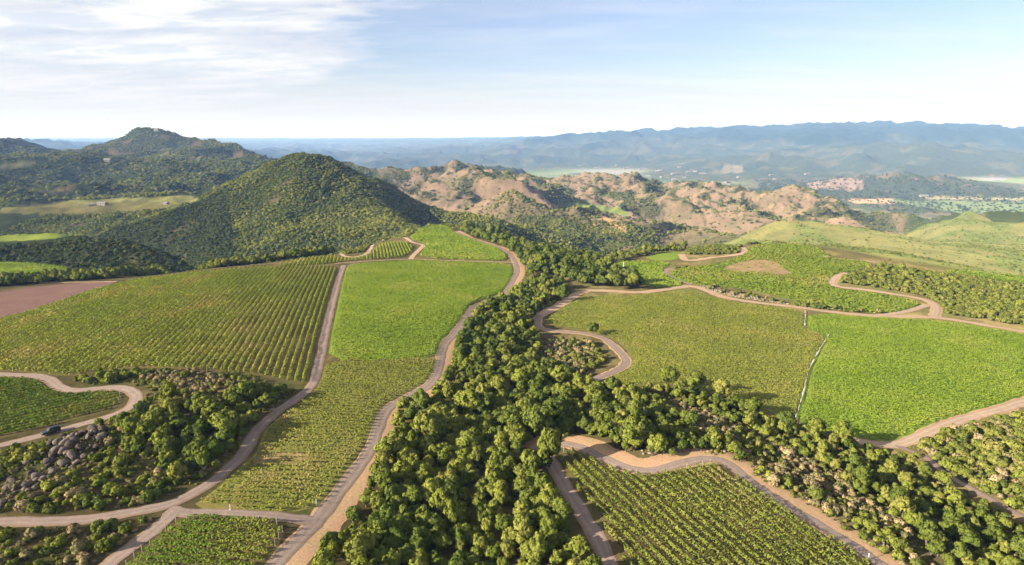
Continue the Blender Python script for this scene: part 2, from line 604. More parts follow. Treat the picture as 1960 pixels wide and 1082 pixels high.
def mixc(N, L, fac, a, b, mode='MIX'):
    m = N.new('ShaderNodeMixRGB')
    m.blend_type = mode
    for i, v in ((0, fac), (1, a), (2, b)):
        if isinstance(v, (int, float)):
            m.inputs[i].default_value = v
        elif isinstance(v, tuple):
            m.inputs[i].default_value = (*v, 1)
        else:
            L.new(v, m.inputs[i])
    return m.outputs[0]


def leaf_mat(name, stops, patch=None, patch_scale=0.05, transl=0.14, fine=0.9):
    """foliage: colour varies from plant to plant (random), in patches over the land and from leaf clump to leaf clump"""
    m, nt, N, L, out = mat_base(name)
    oi = N.new('ShaderNodeObjectInfo')
    geo = N.new('ShaderNodeNewGeometry')
    c = ramp(N, L, oi.outputs['Random'], stops)
    if patch:
        f = noise_node(N, L, patch_scale, 4, 0.6, geo.outputs['Position'])
        f2 = ramp(N, L, f, [(patch[0], (0, 0, 0)), (patch[1], (1, 1, 1))])
        c = mixc(N, L, f2, c, patch[2])
    nz = noise_node(N, L, fine, 2, 0.6, geo.outputs['Position'])
    v = ramp(N, L, nz, [(0.3, (0.68, 0.7, 0.62)), (0.7, (1.3, 1.28, 1.2))])
    c = mixc(N, L, 1.0, c, v, 'MULTIPLY')
    d = N.new('ShaderNodeBsdfDiffuse')
    t = N.new('ShaderNodeBsdfTranslucent')
    L.new(c, d.inputs[0])
    tc = mixc(N, L, 1.0, c, (1.15, 1.1, 0.55), 'MULTIPLY')
    L.new(tc, t.inputs[0])
    mx = N.new('ShaderNodeMixShader')
    mx.inputs[0].default_value = transl
    L.new(d.outputs[0], mx.inputs[1])
    L.new(t.outputs[0], mx.inputs[2])
    L.new(mx.outputs[0], out.inputs[0])
    return m


def flat_mat(name, col, rough=0.7, metal=0.0, var=0.15, scale=3.0):
    m, nt, N, L, out = mat_base(name)
    b = N.new('ShaderNodeBsdfPrincipled')
    geo = N.new('ShaderNodeTexCoord')
    f = noise_node(N, L, scale, 4, 0.6, geo.outputs['Object'])
    c = ramp(N, L, f, [(0.3, tuple(x * (1 - var) for x in col)), (0.7, tuple(x * (1 + var) for x in col))])
    L.new(c, b.inputs['Base Color'])
    b.inputs['Roughness'].default_value = rough
    b.inputs['Metallic'].default_value = metal
    L.new(b.outputs[0], out.inputs[0])
    return m


def ground_mat():
    m, nt, N, L, out = mat_base('land')
    at = N.new('ShaderNodeVertexColor')
    at.layer_name = 'cover'
    geo = N.new('ShaderNodeNewGeometry')
    pos = geo.outputs['Position']
    f1 = noise_node(N, L, 0.35, 6, 0.65, pos)
    f2 = noise_node(N, L, 0.03, 6, 0.6, pos)
    v1 = ramp(N, L, f1, [(0.3, (0.72, 0.72, 0.72)), (0.7, (1.28, 1.26, 1.22))])
    v2 = ramp(N, L, f2, [(0.32, (0.74, 0.78, 0.76)), (0.68, (1.26, 1.2, 1.16))])
    c = mixc(N, L, 1.0, at.outputs[0], v1, 'MULTIPLY')
    c = mixc(N, L, 1.0, c, v2, 'MULTIPLY')
    b = N.new('ShaderNodeBsdfDiffuse')
    b.inputs['Roughness'].default_value = 0.9
    L.new(c, b.inputs[0])
    bp = N.new('ShaderNodeBump')
    bp.inputs['Strength'].default_value = 0.5
    bp.inputs['Distance'].default_value = 0.6
    L.new(f1, bp.inputs['Height'])
    L.new(bp.outputs[0], b.inputs['Normal'])
    L.new(b.outputs[0], out.inputs[0])
    return m


def field_mat(name, soil, grass, lo=0.4, hi=0.62, scale=0.06, pale=None):
    m, nt, N, L, out = mat_base(name)
    geo = N.new('ShaderNodeNewGeometry')
    pos = geo.outputs['Position']
    f = noise_node(N, L, scale, 6, 0.62, pos)
    c = ramp(N, L, f, [(lo, soil), (hi, grass)])
    if pale:
        g = noise_node(N, L, scale * 0.45, 5, 0.6, pos)
        c = mixc(N, L, ramp(N, L, g, [(0.56, (0, 0, 0)), (0.66, (0.85, 0.85, 0.85))]), c, pale)
    f1 = noise_node(N, L, 1.6, 5, 0.7, pos)
    v = ramp(N, L, f1, [(0.3, (0.7, 0.7, 0.68)), (0.7, (1.3, 1.3, 1.28))])
    c = mixc(N, L, 0.7, c, v, 'MULTIPLY')
    b = N.new('ShaderNodeBsdfDiffuse')
    L.new(c, b.inputs[0])
    bp = N.new('ShaderNodeBump')
    bp.inputs['Strength'].default_value = 0.4
    bp.inputs['Distance'].default_value = 0.25
    L.new(f1, bp.inputs['Height'])
    L.new(bp.outputs[0], b.inputs['Normal'])
    L.new(b.outputs[0], out.inputs[0])
    return m


def road_mat(name, col, track, edge):
    m, nt, N, L, out = mat_base(name)
    uv = N.new('ShaderNodeUVMap')
    sep = N.new('ShaderNodeSeparateXYZ')
    L.new(uv.outputs[0], sep.inputs[0])
    geo = N.new('ShaderNodeNewGeometry')
    pos = geo.outputs['Position']
    f1 = noise_node(N, L, 0.5, 6, 0.65, pos)
    f2 = noise_node(N, L, 3.0, 5, 0.7, pos)
    a = N.new('ShaderNodeMath')
    a.operation = 'MULTIPLY_ADD'
    L.new(f1, a.inputs[0])
    a.inputs[1].default_value = 0.16
    L.new(sep.outputs[0], a.inputs[2])
    c = ramp(N, L, a.outputs[0], [(0.08, edge), (0.17, col), (0.33, track), (0.45, col), (0.58, col), (0.72, track), (0.86, col), (0.98, edge)][:8])
    v = ramp(N, L, f2, [(0.3, (0.8, 0.8, 0.8)), (0.7, (1.2, 1.2, 1.2))])
    v1 = ramp(N, L, f1, [(0.3, (0.86, 0.86, 0.88)), (0.7, (1.14, 1.13, 1.1))])
    c = mixc(N, L, 1.0, c, v, 'MULTIPLY')
    c = mixc(N, L, 1.0, c, v1, 'MULTIPLY')
    b = N.new('ShaderNodeBsdfDiffuse')
    L.new(c, b.inputs[0])
    bp = N.new('ShaderNodeBump')
    bp.inputs['Strength'].default_value = 0.5
    bp.inputs['Distance'].default_value = 0.08
    L.new(f2, bp.inputs['Height'])
    L.new(bp.outputs[0], b.inputs['Normal'])
    L.new(b.outputs[0], out.inputs[0])
    return m


M_LAND = ground_mat()
M_ROAD = road_mat('gravel_road', (0.172, 0.132, 0.112), (0.200, 0.158, 0.136), (0.160, 0.112, 0.080))
M_TRACK = road_mat('dirt_track', (0.27, 0.20, 0.145), (0.31, 0.235, 0.175), (0.25, 0.17, 0.112))
M_VERGE = field_mat('bare_verge', (0.33, 0.205, 0.130), (0.29, 0.205, 0.115), 0.4, 0.6, 0.3)
M_PALE = flat_mat('pale_path', (0.36, 0.36, 0.26), 0.9)
M_SOIL_GREEN = field_mat('vineyard_floor_green', (0.108, 0.102, 0.034), (0.125, 0.128, 0.036), 0.36, 0.6, 0.05, (0.17, 0.125, 0.052))
M_SOIL_BROWN = field_mat('vineyard_floor_brown', (0.080, 0.060, 0.028), (0.080, 0.074, 0.026), 0.4, 0.62, 0.06, (0.165, 0.115, 0.055))
M_SOIL_BRIGHT = field_mat('vineyard_floor_bright', (0.118, 0.158, 0.024), (0.108, 0.160, 0.024), 0.4, 0.6, 0.04)
M_FALLOW = field_mat('fallow_soil', (0.102, 0.060, 0.053), (0.122, 0.075, 0.064), 0.35, 0.65, 0.08)
M_BALD = field_mat('bald_dirt', (0.25, 0.165, 0.095), (0.17, 0.135, 0.06), 0.4, 0.66, 0.12)

# ------------------------------------------------------------------ land cover colours of the ground sheet
GU, GV = pix(GX, GY, GZ)
cover = np.zeros(GX.shape + (3,))
cover[:] = (0.115, 0.098, 0.045)                # scrub floor of the near plateau


def paint(mask, col, k=1.0):
    w = (mask * k)[..., None]
    cover[:] = cover * (1 - w) + np.array(col) * w


c1 = fbm(GX, GY, 90, 5, 0.55, 2.0)
c2 = fbm(GX, GY, 320, 5, 0.55, 7.0)
c3 = fbm(GX, GY, 900, 5, 0.55, 3.0)
far = smooth(GR, 560, 680)
paint(far, (0.055, 0.072, 0.026))               # chaparral of the hills
paint(far * smooth(c1, 0.30 - 0.22 * smooth(GR, 1900, 2300), 0.44 - 0.22 * smooth(GR, 1900, 2300)), (0.21, 0.15, 0.10), 0.7)
az = np.degrees(A2)
tawny = smooth(az, -12.5, -9.5) * smooth(GR, 1000, 1350) * (1 - smooth(GR, 2500, 2900)) * (1 - smooth(az, 31, 32.5)) * smooth(GZ, -262, -240)
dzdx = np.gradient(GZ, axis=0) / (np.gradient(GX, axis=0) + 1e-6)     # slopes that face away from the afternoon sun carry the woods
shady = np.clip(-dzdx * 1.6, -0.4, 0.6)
paint(tawny, (0.25, 0.182, 0.13))
paint(tawny * smooth(c1, -0.05, 0.12), (0.20, 0.165, 0.10), 0.7)
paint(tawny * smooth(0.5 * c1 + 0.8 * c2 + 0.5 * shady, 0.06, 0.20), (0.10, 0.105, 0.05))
olive_mask = ((GR < 1080) & (az > 15)) | ((GR < 1700) & (az > 31.5))
olive = smooth(GR, 590, 640) * olive_mask
paint(olive, (0.185, 0.185, 0.075))
paint(olive * smooth(c1 + 0.5 * c2, -0.12, 0.10), (0.135, 0.17, 0.055))
# valley floor: patchwork of fields
val = (1 - smooth(GZ, -268, -240)) * smooth(GR, 2500, 2900)
th = R(24)
fx, fy = (GX * math.cos(th) + GY * math.sin(th)), (-GX * math.sin(th) + GY * math.cos(th))
cell = np.floor(fx / 330 + 0.25 * c3).astype(int) * 7919 + np.floor(fy / 210).astype(int) * 104729
hsh = ((np.sin(cell * 12.9898) * 43758.5453) % 1.0)
pal = np.array([(0.16, 0.20, 0.075), (0.12, 0.17, 0.06), (0.21, 0.22, 0.11), (0.36, 0.29, 0.17), (0.07, 0.10, 0.045), (0.14, 0.19, 0.08), (0.19, 0.23, 0.09), (0.42, 0.36, 0.24), (0.10, 0.13, 0.06), (0.17, 0.22, 0.08)])
cover[:] = cover * (1 - val[..., None]) + np.minimum(pal[(hsh * 9.99).astype(int)] * 1.3, 0.27) * val[..., None]
paint(val * smooth(c2, 0.22, 0.32), (0.07, 0.10, 0.05))
mtn = smooth(GR, 4600, 5600) * smooth(GZ, -255, -215)
paint(mtn, (0.058, 0.075, 0.045))
paint(mtn * smooth(c2 + 0.3 * c3, 0.10, 0.26), (0.17, 0.16, 0.10), 0.4)
paint(mtn * smooth(GZ + 260 * c3, -20, 60), (0.026, 0.045, 0.026))  # upper forest band darkened: cloud shadow put into the land colour
foot = smooth(GR, 3250, 3450) * (1 - smooth(GR, 4300, 4700)) * smooth(GZ, -248, -225)
paint(foot, (0.055, 0.070, 0.042))


def upoly(poly, ymin, ymax, soft=0):
    return (inpoly(GU, GV, poly) & (GY > ymin) & (GY < ymax)).astype(float)


# pieces of land told apart from here: farmed shelves, bare faces, valley fields
for poly, y0, y1, col in [
    ([(0, 398), (140, 383), (260, 378), (380, 373), (378, 388), (300, 402), (150, 412), (0, 408)], 900, 1250, (0.20, 0.185, 0.07)),
    ([(130, 384), (250, 379), (380, 374), (376, 386), (330, 392), (270, 384), (160, 390)], 900, 1250, (0.27, 0.27, 0.10)),
    ([(-60, 450), (0, 450), (150, 442), (160, 450), (80, 459), (-60, 466)], 560, 720, (0.30, 0.38, 0.07)),
    ([(0, 316), (60, 306), (105, 303), (60, 318), (0, 330)], 1500, 2000, (0.27, 0.25, 0.09)),
    ([(1060, 392), (1110, 384), (1200, 402), (1205, 414), (1150, 408), (1080, 402)], 1300, 1850, (0.16, 0.21, 0.06)),
    ([(1540, 345), (1575, 338), (1640, 342), (1660, 352), (1650, 362), (1550, 362)], 3300, 4500, (0.25, 0.19, 0.15)),
    ([(1620, 382), (1710, 380), (1715, 390), (1640, 390)], 2900, 3800, (0.42, 0.27, 0.17)),
    ([(1760, 377), (1960, 379), (1960, 384), (1790, 382)], 2900, 3800, (0.28, 0.26, 0.16)),
    ([(1700, 384), (1960, 386), (1960, 412), (1840, 408), (1740, 392)], 2300, 3600, (0.15, 0.20, 0.10)),
    ([(1385, 318), (1420, 316), (1425, 330), (1380, 332)], 4500, 7500, (0.17, 0.155, 0.105)),
    ([(1105, 440), (1160, 415), (1195, 430), (1215, 470), (1180, 485), (1130, 465)], 950, 1300, (0.40, 0.25, 0.15)),
]:
    w = upoly(poly, y0, y1)
    paint(w, col)
near_grass = smooth(fbm(GX, GY, 22, 4, 0.6, 9.0), -0.05, 0.2) * (1 - far)
paint(near_grass, (0.20, 0.165, 0.075), 0.75)
paint(smooth(fbm(GX, GY, 35, 4, 0.6, 19.0), 0.1, 0.25) * (1 - far), (0.11, 0.12, 0.04), 0.8)

idx = np.arange(NA * NR).reshape(NA, NR)
gf = np.stack([idx[:-1, :-1], idx[:-1, 1:], idx[1:, 1:], idx[1:, :-1]], -1)[:, :, [0, 3, 2, 1]].reshape(-1, 4)
cover *= 0.55
gme = new_mesh('ground', np.stack([GX, GY, GZ], -1).reshape(-1, 3), gf, M_LAND, colors=cover.reshape(-1, 3))
gro = link('ground', gme, kind='structure', label='rolling hills, valley floor and far mountain range under haze')
# ------------------------------------------------------------------ roads
ROADS = []


def road(name, pts, width, mat, lift=0.10, rmax=900, verge=None, label=None, wob=0.55):
    P = chaikin(cast(pts, rmax), 3)
    P = densify(P, 1.6)
    t = np.gradient(P, axis=0)
    t /= np.linalg.norm(t, axis=1, keepdims=True) + 1e-9
    n = np.stack([-t[:, 1], t[:, 0]], 1)
    ks = np.arange(len(P))

    def strip(nm, wl, wr, m, lf, wobble):
        a = wl + wobble * fbm(ks * 1.6, ks * 0 + 3.3, 9, 3)
        b = wr + wobble * fbm(ks * 1.6, ks * 0 + 8.8, 9, 3)
        K = 7
        rows, uv = [], []
        for j in range(K):
            f = j / (K - 1)
            q = P + n * (a * (1 - f) - b * f)[:, None]
            z = gz(q[:, 0], q[:, 1]) + lf - (0.06 if j in (0, K - 1) else 0)
            rows.append(np.column_stack([q, z]))
            uv.append(np.column_stack([np.full(len(P), f), ks * 0.1]))
        V = np.stack(rows, 1).reshape(-1, 3)
        U = np.stack(uv, 1).reshape(-1, 2)
        ii = np.arange(len(P) * K).reshape(len(P), K)
        F = np.stack([ii[:-1, :-1], ii[1:, :-1], ii[1:, 1:], ii[:-1, 1:]], -1).reshape(-1, 4)
        return link(nm, new_mesh(nm, V, F, m, uv=U), kind='structure')
    if verge:
        strip('road_verge', verge[0], verge[1], M_VERGE, lift - 0.045, 1.2)
    o = strip(name, width / 2, width / 2, mat, lift, wob)
    if label:
        o['label'] = label
    ROADS.append((P, width))
    return P


r_spur = road('gravel_road', [(-60, 1000), (0, 999), (100, 1000), (200, 991), (254, 981), (326, 968), (398, 930), (435, 900), (471, 864), (485, 830), (522, 795), (565, 766), (594, 744), (609, 708), (621, 643), (639, 571), (648, 535), (658, 508)], 3.3, M_ROAD, label='gravel farm road climbing between the two ridge vineyards')
road('gravel_road', [(322, 976), (360, 984), (430, 983), (500, 987), (560, 993), (606, 1000)], 3.3, M_ROAD, 0.115)
road('gravel_road', [(335, 978), (311, 1002), (254, 1045), (205, 1082), (160, 1120)], 3.3, M_ROAD, 0.13)
road('gravel_road', [(480, 1130), (527, 1082), (575, 1032), (612, 995), (645, 950), (683, 900), (712, 860), (728, 812), (738, 785), (768, 768), (800, 751), (832, 733), (843, 697), (848, 661), (871, 640), (893, 611), (910, 586), (938, 574), (968, 563), (980, 540), (993, 518), (984, 497), (970, 479), (930, 465), (893, 453), (873, 444), (862, 433)], 3.5, M_ROAD, 0.10, verge=(2.4, 5.2), label='gravel road running along the edge of the wood')
road('farm_track', [(862, 433), (835, 431), (800, 434), (780, 445), (745, 457), (720, 464), (708, 484), (690, 491), (671, 493), (650, 489), (632, 487)], 3.0, M_TRACK, rmax=720)
road('farm_track', [(745, 458), (780, 464), (814, 468), (803, 478), (793, 487), (786, 496)], 3.6, M_TRACK, 0.13, rmax=720)
road('farm_track', [(640, 505), (664, 503), (720, 499), (786, 496), (860, 499), (930, 501), (985, 503)], 1.3, M_TRACK, 0.15, rmax=620)
road('gravel_road', [(1035, 600), (1025, 619), (1036, 629), (1064, 635), (1098, 636), (1130, 640), (1157, 648), (1181, 668), (1204, 693), (1179, 711), (1136, 727), (1105, 735)], 3.3, M_ROAD, 0.10, verge=(2.3, 2.3), label='gravel road looping around the knoll of dry brush')
road('gravel_road', [(1032, 604), (1046, 598), (1082, 579), (1114, 555), (1171, 557), (1225, 561), (1261, 556), (1296, 551), (1320, 547), (1346, 553), (1374, 566), (1403, 573), (1460, 581), (1510, 586), (1581, 596), (1653, 604), (1721, 607), (1778, 607), (1810, 610), (1867, 619), (1960, 635), (2040, 648)], 3.6, M_TRACK, 0.115, verge=(3.2, 2.6))
road('dirt_road', [(1788, 606), (1794, 592), (1788, 581), (1767, 572), (1717, 564), (1653, 554), (1610, 550), (1592, 545), (1594, 535), (1608, 527), (1622, 523)], 4.4, M_TRACK, 0.13, verge=(3.0, 3.0))
road('dirt_road', [(1680, 604), (1731, 599), (1775, 584)], 4.0, M_TRACK, 0.145)
road('dirt_road', [(1575, 490), (1600, 495), (1630, 498), (1681, 503)], 3.6, M_TRACK, verge=(3, 3))
road('dirt_road', [(1303, 487), (1310, 499), (1335, 498), (1367, 492), (1410, 488), (1428, 484), (1420, 474)], 3.6, M_TRACK, verge=(3, 3))
road('farm_track', [(1325, 545), (1296, 536), (1274, 525), (1277, 515), (1295, 512)], 2.6, M_ROAD)
road('gravel_road', [(1030, 864), (1045, 853), (1070, 848), (1107, 854), (1143, 872), (1187, 894), (1234, 903), (1270, 898), (1300, 889), (1340, 879), (1372, 879), (1396, 889), (1423, 911), (1463, 940), (1514, 973), (1568, 1005), (1622, 1038), (1659, 1063), (1690, 1085), (1730, 1115)], 3.5, M_ROAD, verge=(6.5, 2.2), label='gravel road bending round the top of the lower vineyard')
road('gravel_road', [(1040, 860), (1052, 882), (1067, 907), (1093, 951), (1122, 998), (1151, 1045), (1168, 1085), (1180, 1120)], 3.5, M_ROAD, 0.12)
road('gravel_road', [(2060, 740), (1960, 768), (1912, 785), (1860, 797), (1822, 808), (1785, 824), (1749, 840), (1713, 852), (1675, 850), (1640, 845)], 4.4, M_TRACK, verge=(2.6, 3.4))
road('farm_track', [(1713, 853), (1767, 871), (1803, 904), (1858, 936), (1912, 965), (1980, 1000)], 1.9, M_ROAD, 0.12)
road('gravel_road', [(-80, 714), (0, 717), (72, 720), (94, 726), (112, 742), (138, 749), (181, 745), (225, 742), (250, 747), (262, 760), (256, 775), (232, 790), (196, 802), (145, 815), (98, 829), (36, 844), (0, 853), (-80, 872)], 3.7, M_ROAD, label='gravel road hairpinning around the small vineyard')
road('footpath', [(1541, 596), (1541, 608), (1540, 626)], 0.26, M_PALE, 0.6)
road('footpath', [(1588, 640), (1570, 668), (1553, 698), (1545, 720), (1536, 760), (1518, 815)], 0.26, M_PALE, 0.6)
road('dirt_road', [(0, 536), (60, 540), (140, 540), (225, 539)], 2.0, M_TRACK, 0.1)

# ------------------------------------------------------------------ fields
FIELDS = {}


def field(key, pts, mat, lift=0.045, rmax=900, grid=4.0, label=None, name='field'):
    P = cast(pts, rmax)
    P = chaikin(P, 1, True)
    FIELDS[key] = P
    B = densify(P, grid, True)
    x0, y0 = B.min(0)
    x1, y1 = B.max(0)
    gx, gy = np.meshgrid(np.arange(x0, x1, grid), np.arange(y0, y1, grid))
    gx, gy = gx.ravel() + 0.013, gy.ravel() + 0.017
    k = inpoly(gx, gy, P)
    C = np.vstack([B, np.column_stack([gx[k], gy[k]])])
    nb = len(B)
    ed = [(i, (i + 1) % nb) for i in range(nb)]
    v, e, f, *_ = delaunay_2d_cdt([Vector(c) for c in C], ed, [list(range(nb))], 1, 1e-4)
    if not f:
        return
    V = np.array([(a[0], a[1]) for a in v])
    V = np.column_stack([V, gz(V[:, 0], V[:, 1]) + lift])
    F = np.array([list(a) for a in f if len(a) == 3])
    o = link(name, new_mesh(name, V, F, mat), kind='structure')
    if label:
        o['label'] = label


field('left', [(-60, 640), (0, 612), (60, 597), (130, 573), (235, 541), (330, 528), (450, 516), (560, 511), (650, 509), (640, 545), (624, 630), (606, 700), (588, 740), (540, 728), (480, 717), (400, 712), (330, 706), (260, 704), (180, 713), (130, 722), (60, 714), (-60, 708)], M_SOIL_BROWN, label='vineyard on the broad spur left of the ridge road')
field('leftup', [(520, 512), (570, 498), (632, 490), (671, 497), (708, 490), (724, 470), (745, 463), (792, 468), (782, 492), (720, 497), (650, 502), (580, 509)], M_SOIL_BROWN, rmax=620)
field('mid', [(667, 508), (790, 500), (860, 502), (978, 506), (984, 520), (972, 545), (958, 560), (905, 577), (885, 608), (862, 634), (838, 658), (834, 686), (740, 690), (626, 690), (635, 640), (652, 560), (662, 515)], M_SOIL_BRIGHT, rmax=620, label='bright upper half of the vineyard strip on the ridge crest')
field('midlow', [(834, 687), (832, 705), (820, 728), (770, 757), (732, 775), (716, 808), (700, 850), (668, 895), (632, 940), (600, 980), (480, 981), (360, 975), (412, 938), (458, 898), (490, 868), (500, 842), (508, 822), (540, 795), (585, 765), (612, 735), (624, 691), (740, 691)], M_SOIL_GREEN, rmax=620, label='duller lower half of the vineyard strip on the ridge crest')
field('worn', [(480, 885), (505, 868), (560, 866), (600, 872), (590, 882), (540, 890), (500, 893)], M_BALD, lift=0.07, name='bare_patch')
field('midtop', [(800, 494), (810, 478), (818, 466), (780, 458), (790, 440), (830, 433), (858, 434), (880, 452), (930, 468), (962, 480), (974, 500), (930, 499)], M_SOIL_GREEN, rmax=720)
field('bottom', [(235, 1090), (340, 994), (400, 992), (500, 996), (550, 1012), (530, 1050), (500, 1090), (450, 1130), (200, 1130)], M_SOIL_BROWN)
field('leftsmall', [(-60, 724), (0, 724), (70, 727), (95, 745), (125, 758), (225, 749), (237, 762), (225, 782), (130, 806), (0, 840), (-60, 855)], M_SOIL_BROWN)
field('fallow', [(-60, 570), (0, 558), (100, 545), (200, 538), (228, 541), (130, 571), (60, 595), (0, 610), (-60, 628)], M_FALLOW, label='bare reddish field beside the big vineyard')
field('smallgreen', [(-60, 500), (0, 503), (60, 505), (130, 512), (150, 518), (60, 530), (0, 537), (-60, 543)], M_SOIL_BRIGHT, rmax=560)
field('rightlow', [(1050, 606), (1080, 588), (1115, 568), (1230, 567), (1320, 556), (1400, 580), (1470, 588), (1539, 597), (1540, 634), (1587, 640), (1555, 700), (1538, 760), (1519, 808), (1480, 798), (1400, 760), (1300, 735), (1180, 740), (1150, 732), (1218, 700), (1195, 662), (1150, 640), (1100, 630), (1045, 620)], M_SOIL_GREEN, label='olive green vineyard right of the wood')
field('rightbright', [(1544, 599), (1700, 611), (1810, 616), (1960, 641), (2040, 655), (2040, 735), (1960, 760), (1850, 794), (1720, 845), (1680, 846), (1600, 830), (1519, 810), (1538, 760), (1554, 700), (1587, 641), (1542, 632)], M_SOIL_BRIGHT, label='bright green vineyard at the right')
field('rightup', [(1290, 536), (1282, 518), (1330, 512), (1380, 505), (1425, 488), (1440, 470), (1480, 468), (1560, 471), (1585, 493), (1680, 506), (1640, 518), (1598, 528), (1584, 546), (1605, 555), (1650, 559), (1750, 576), (1765, 583), (1725, 597), (1670, 600), (1620, 594), (1560, 585), (1500, 570), (1420, 552), (1340, 547)], M_SOIL_BRIGHT, rmax=700, label='upper vineyard on the rounded rise')
field('lime', [(1160, 510), (1200, 500), (1290, 502), (1268, 514), (1270, 526), (1318, 545), (1260, 553), (1230, 545), (1190, 522)], M_SOIL_BRIGHT, rmax=700)
field('limetop', [(1235, 492), (1298, 481), (1304, 492), (1290, 499), (1240, 497)], M_SOIL_BRIGHT, rmax=700)
field('lower', [(1060, 872), (1085, 864), (1112, 862), (1150, 884), (1190, 905), (1236, 912), (1310, 897), (1375, 888), (1396, 898), (1450, 943), (1540, 1002), (1640, 1065), (1700, 1105), (1740, 1140), (1210, 1140), (1180, 1082), (1140, 1010), (1100, 940), (1068, 895)], M_SOIL_BROWN, label='vineyard at the bottom of the slope below the gravel bend')
field('bald', [(1382, 514), (1405, 505), (1440, 498), (1470, 498), (1492, 506), (1504, 518), (1520, 526), (1490, 529), (1470, 522), (1440, 523), (1400, 521)], M_BALD, lift=0.3, rmax=620, name='bare_patch')
field('rightthin', [(1800, 517), (1880, 522), (1960, 530), (2040, 540), (2040, 552), (1960, 545), (1880, 534), (1820, 524)], M_SOIL_BRIGHT, rmax=700)

# ------------------------------------------------------------------ road mask (nothing grows on a road)
MX0, MX1, MY0, MY1 = -520, 620, 40, 760
ROADMASK = np.zeros((MX1 - MX0, MY1 - MY0), bool)
for P, wd in ROADS:
    rr = wd / 2 + 0.5
    for dx in np.arange(-rr, rr + 0.1, 0.5):
        for dy in np.arange(-rr, rr + 0.1, 0.5):
            if dx * dx + dy * dy <= rr * rr:
                i = np.floor(P[:, 0] + dx).astype(int) - MX0
                j = np.floor(P[:, 1] + dy).astype(int) - MY0
                k = (i >= 0) & (i < ROADMASK.shape[0]) & (j >= 0) & (j < ROADMASK.shape[1])
                ROADMASK[i[k], j[k]] = True


def on_road(x, y, grow=0):
    i = np.floor(np.asarray(x)).astype(int) - MX0
    j = np.floor(np.asarray(y)).astype(int) - MY0
    ok = (i >= 0) & (i < ROADMASK.shape[0]) & (j >= 0) & (j < ROADMASK.shape[1])
    i, j = np.clip(i, 0, ROADMASK.shape[0] - 1), np.clip(j, 0, ROADMASK.shape[1] - 1)
    return ROADMASK[i, j] & ok


# ------------------------------------------------------------------ vineyards: every row a hedge of leafy vines
def vine_mat(name, a, b, yellow, ps=0.03, tr=0.3):
    m, nt, N, L, out = mat_base(name)
    geo = N.new('ShaderNodeNewGeometry')
    pos = geo.outputs['Position']
    f = noise_node(N, L, ps, 5, 0.65, pos)
    c = ramp(N, L, f, [(0.36, a), (0.52, b), (0.66, yellow)])
    g = noise_node(N, L, 0.5, 3, 0.6, pos)
    v = ramp(N, L, g, [(0.3, (0.80, 0.82, 0.76)), (0.7, (1.2, 1.18, 1.14))])
    c = mixc(N, L, 1.0, c, v, 'MULTIPLY')
    d = N.new('ShaderNodeBsdfDiffuse')
    t = N.new('ShaderNodeBsdfTranslucent')
    L.new(c, d.inputs[0])
    L.new(mixc(N, L, 1.0, c, (1.2, 1.1, 0.5), 'MULTIPLY'), t.inputs[0])
    mx = N.new('ShaderNodeMixShader')
    mx.inputs[0].default_value = tr
    L.new(d.outputs[0], mx.inputs[1])
    L.new(t.outputs[0], mx.inputs[2])
    L.new(mx.outputs[0], out.inputs[0])
    return m


V_DEEP = vine_mat('vine_leaf_deep', (0.085, 0.145, 0.020), (0.115, 0.175, 0.024), (0.20, 0.20, 0.045))
V_GREEN = vine_mat('vine_leaf_green', (0.15, 0.205, 0.028), (0.19, 0.235, 0.036), (0.27, 0.245, 0.07))
V_DUSK = vine_mat('vine_leaf_dusk', (0.115, 0.145, 0.028), (0.145, 0.170, 0.034), (0.20, 0.18, 0.06), 0.08)
V_OLIVE = vine_mat('vine_leaf_olive', (0.158, 0.18, 0.034), (0.20, 0.213, 0.044), (0.28, 0.235, 0.085), 0.045)
V_SAGE = vine_mat('vine_leaf_sage', (0.18, 0.212, 0.036), (0.22, 0.24, 0.045), (0.275, 0.255, 0.07), 0.045)
V_LIME = vine_mat('vine_leaf_lime', (0.15, 0.222, 0.026), (0.19, 0.255, 0.033), (0.25, 0.28, 0.055))


def row_lines(poly, d, spacing, off=0.0):
    """parallel lines along direction d clipped to the world polygon"""
    d = np.asarray(d, float) / np.hypot(*d)
    n = np.array([-d[1], d[0]])
    s, t = poly @ d, poly @ n
    out = []
    for k in np.arange(t.min() + spacing * 0.5 + off, t.max(), spacing):
        xs = []
        for i in range(len(poly)):
            j = (i + 1) % len(poly)
            if (t[i] > k) != (t[j] > k):
                xs.append(s[i] + (k - t[i]) / (t[j] - t[i]) * (s[j] - s[i]))
        xs.sort()
        for a, b in zip(xs[::2], xs[1::2]):
            if b - a > 5:
                out.append((d * (a + 0.8) + n * k, d * (b - 0.8) + n * k))
    return out


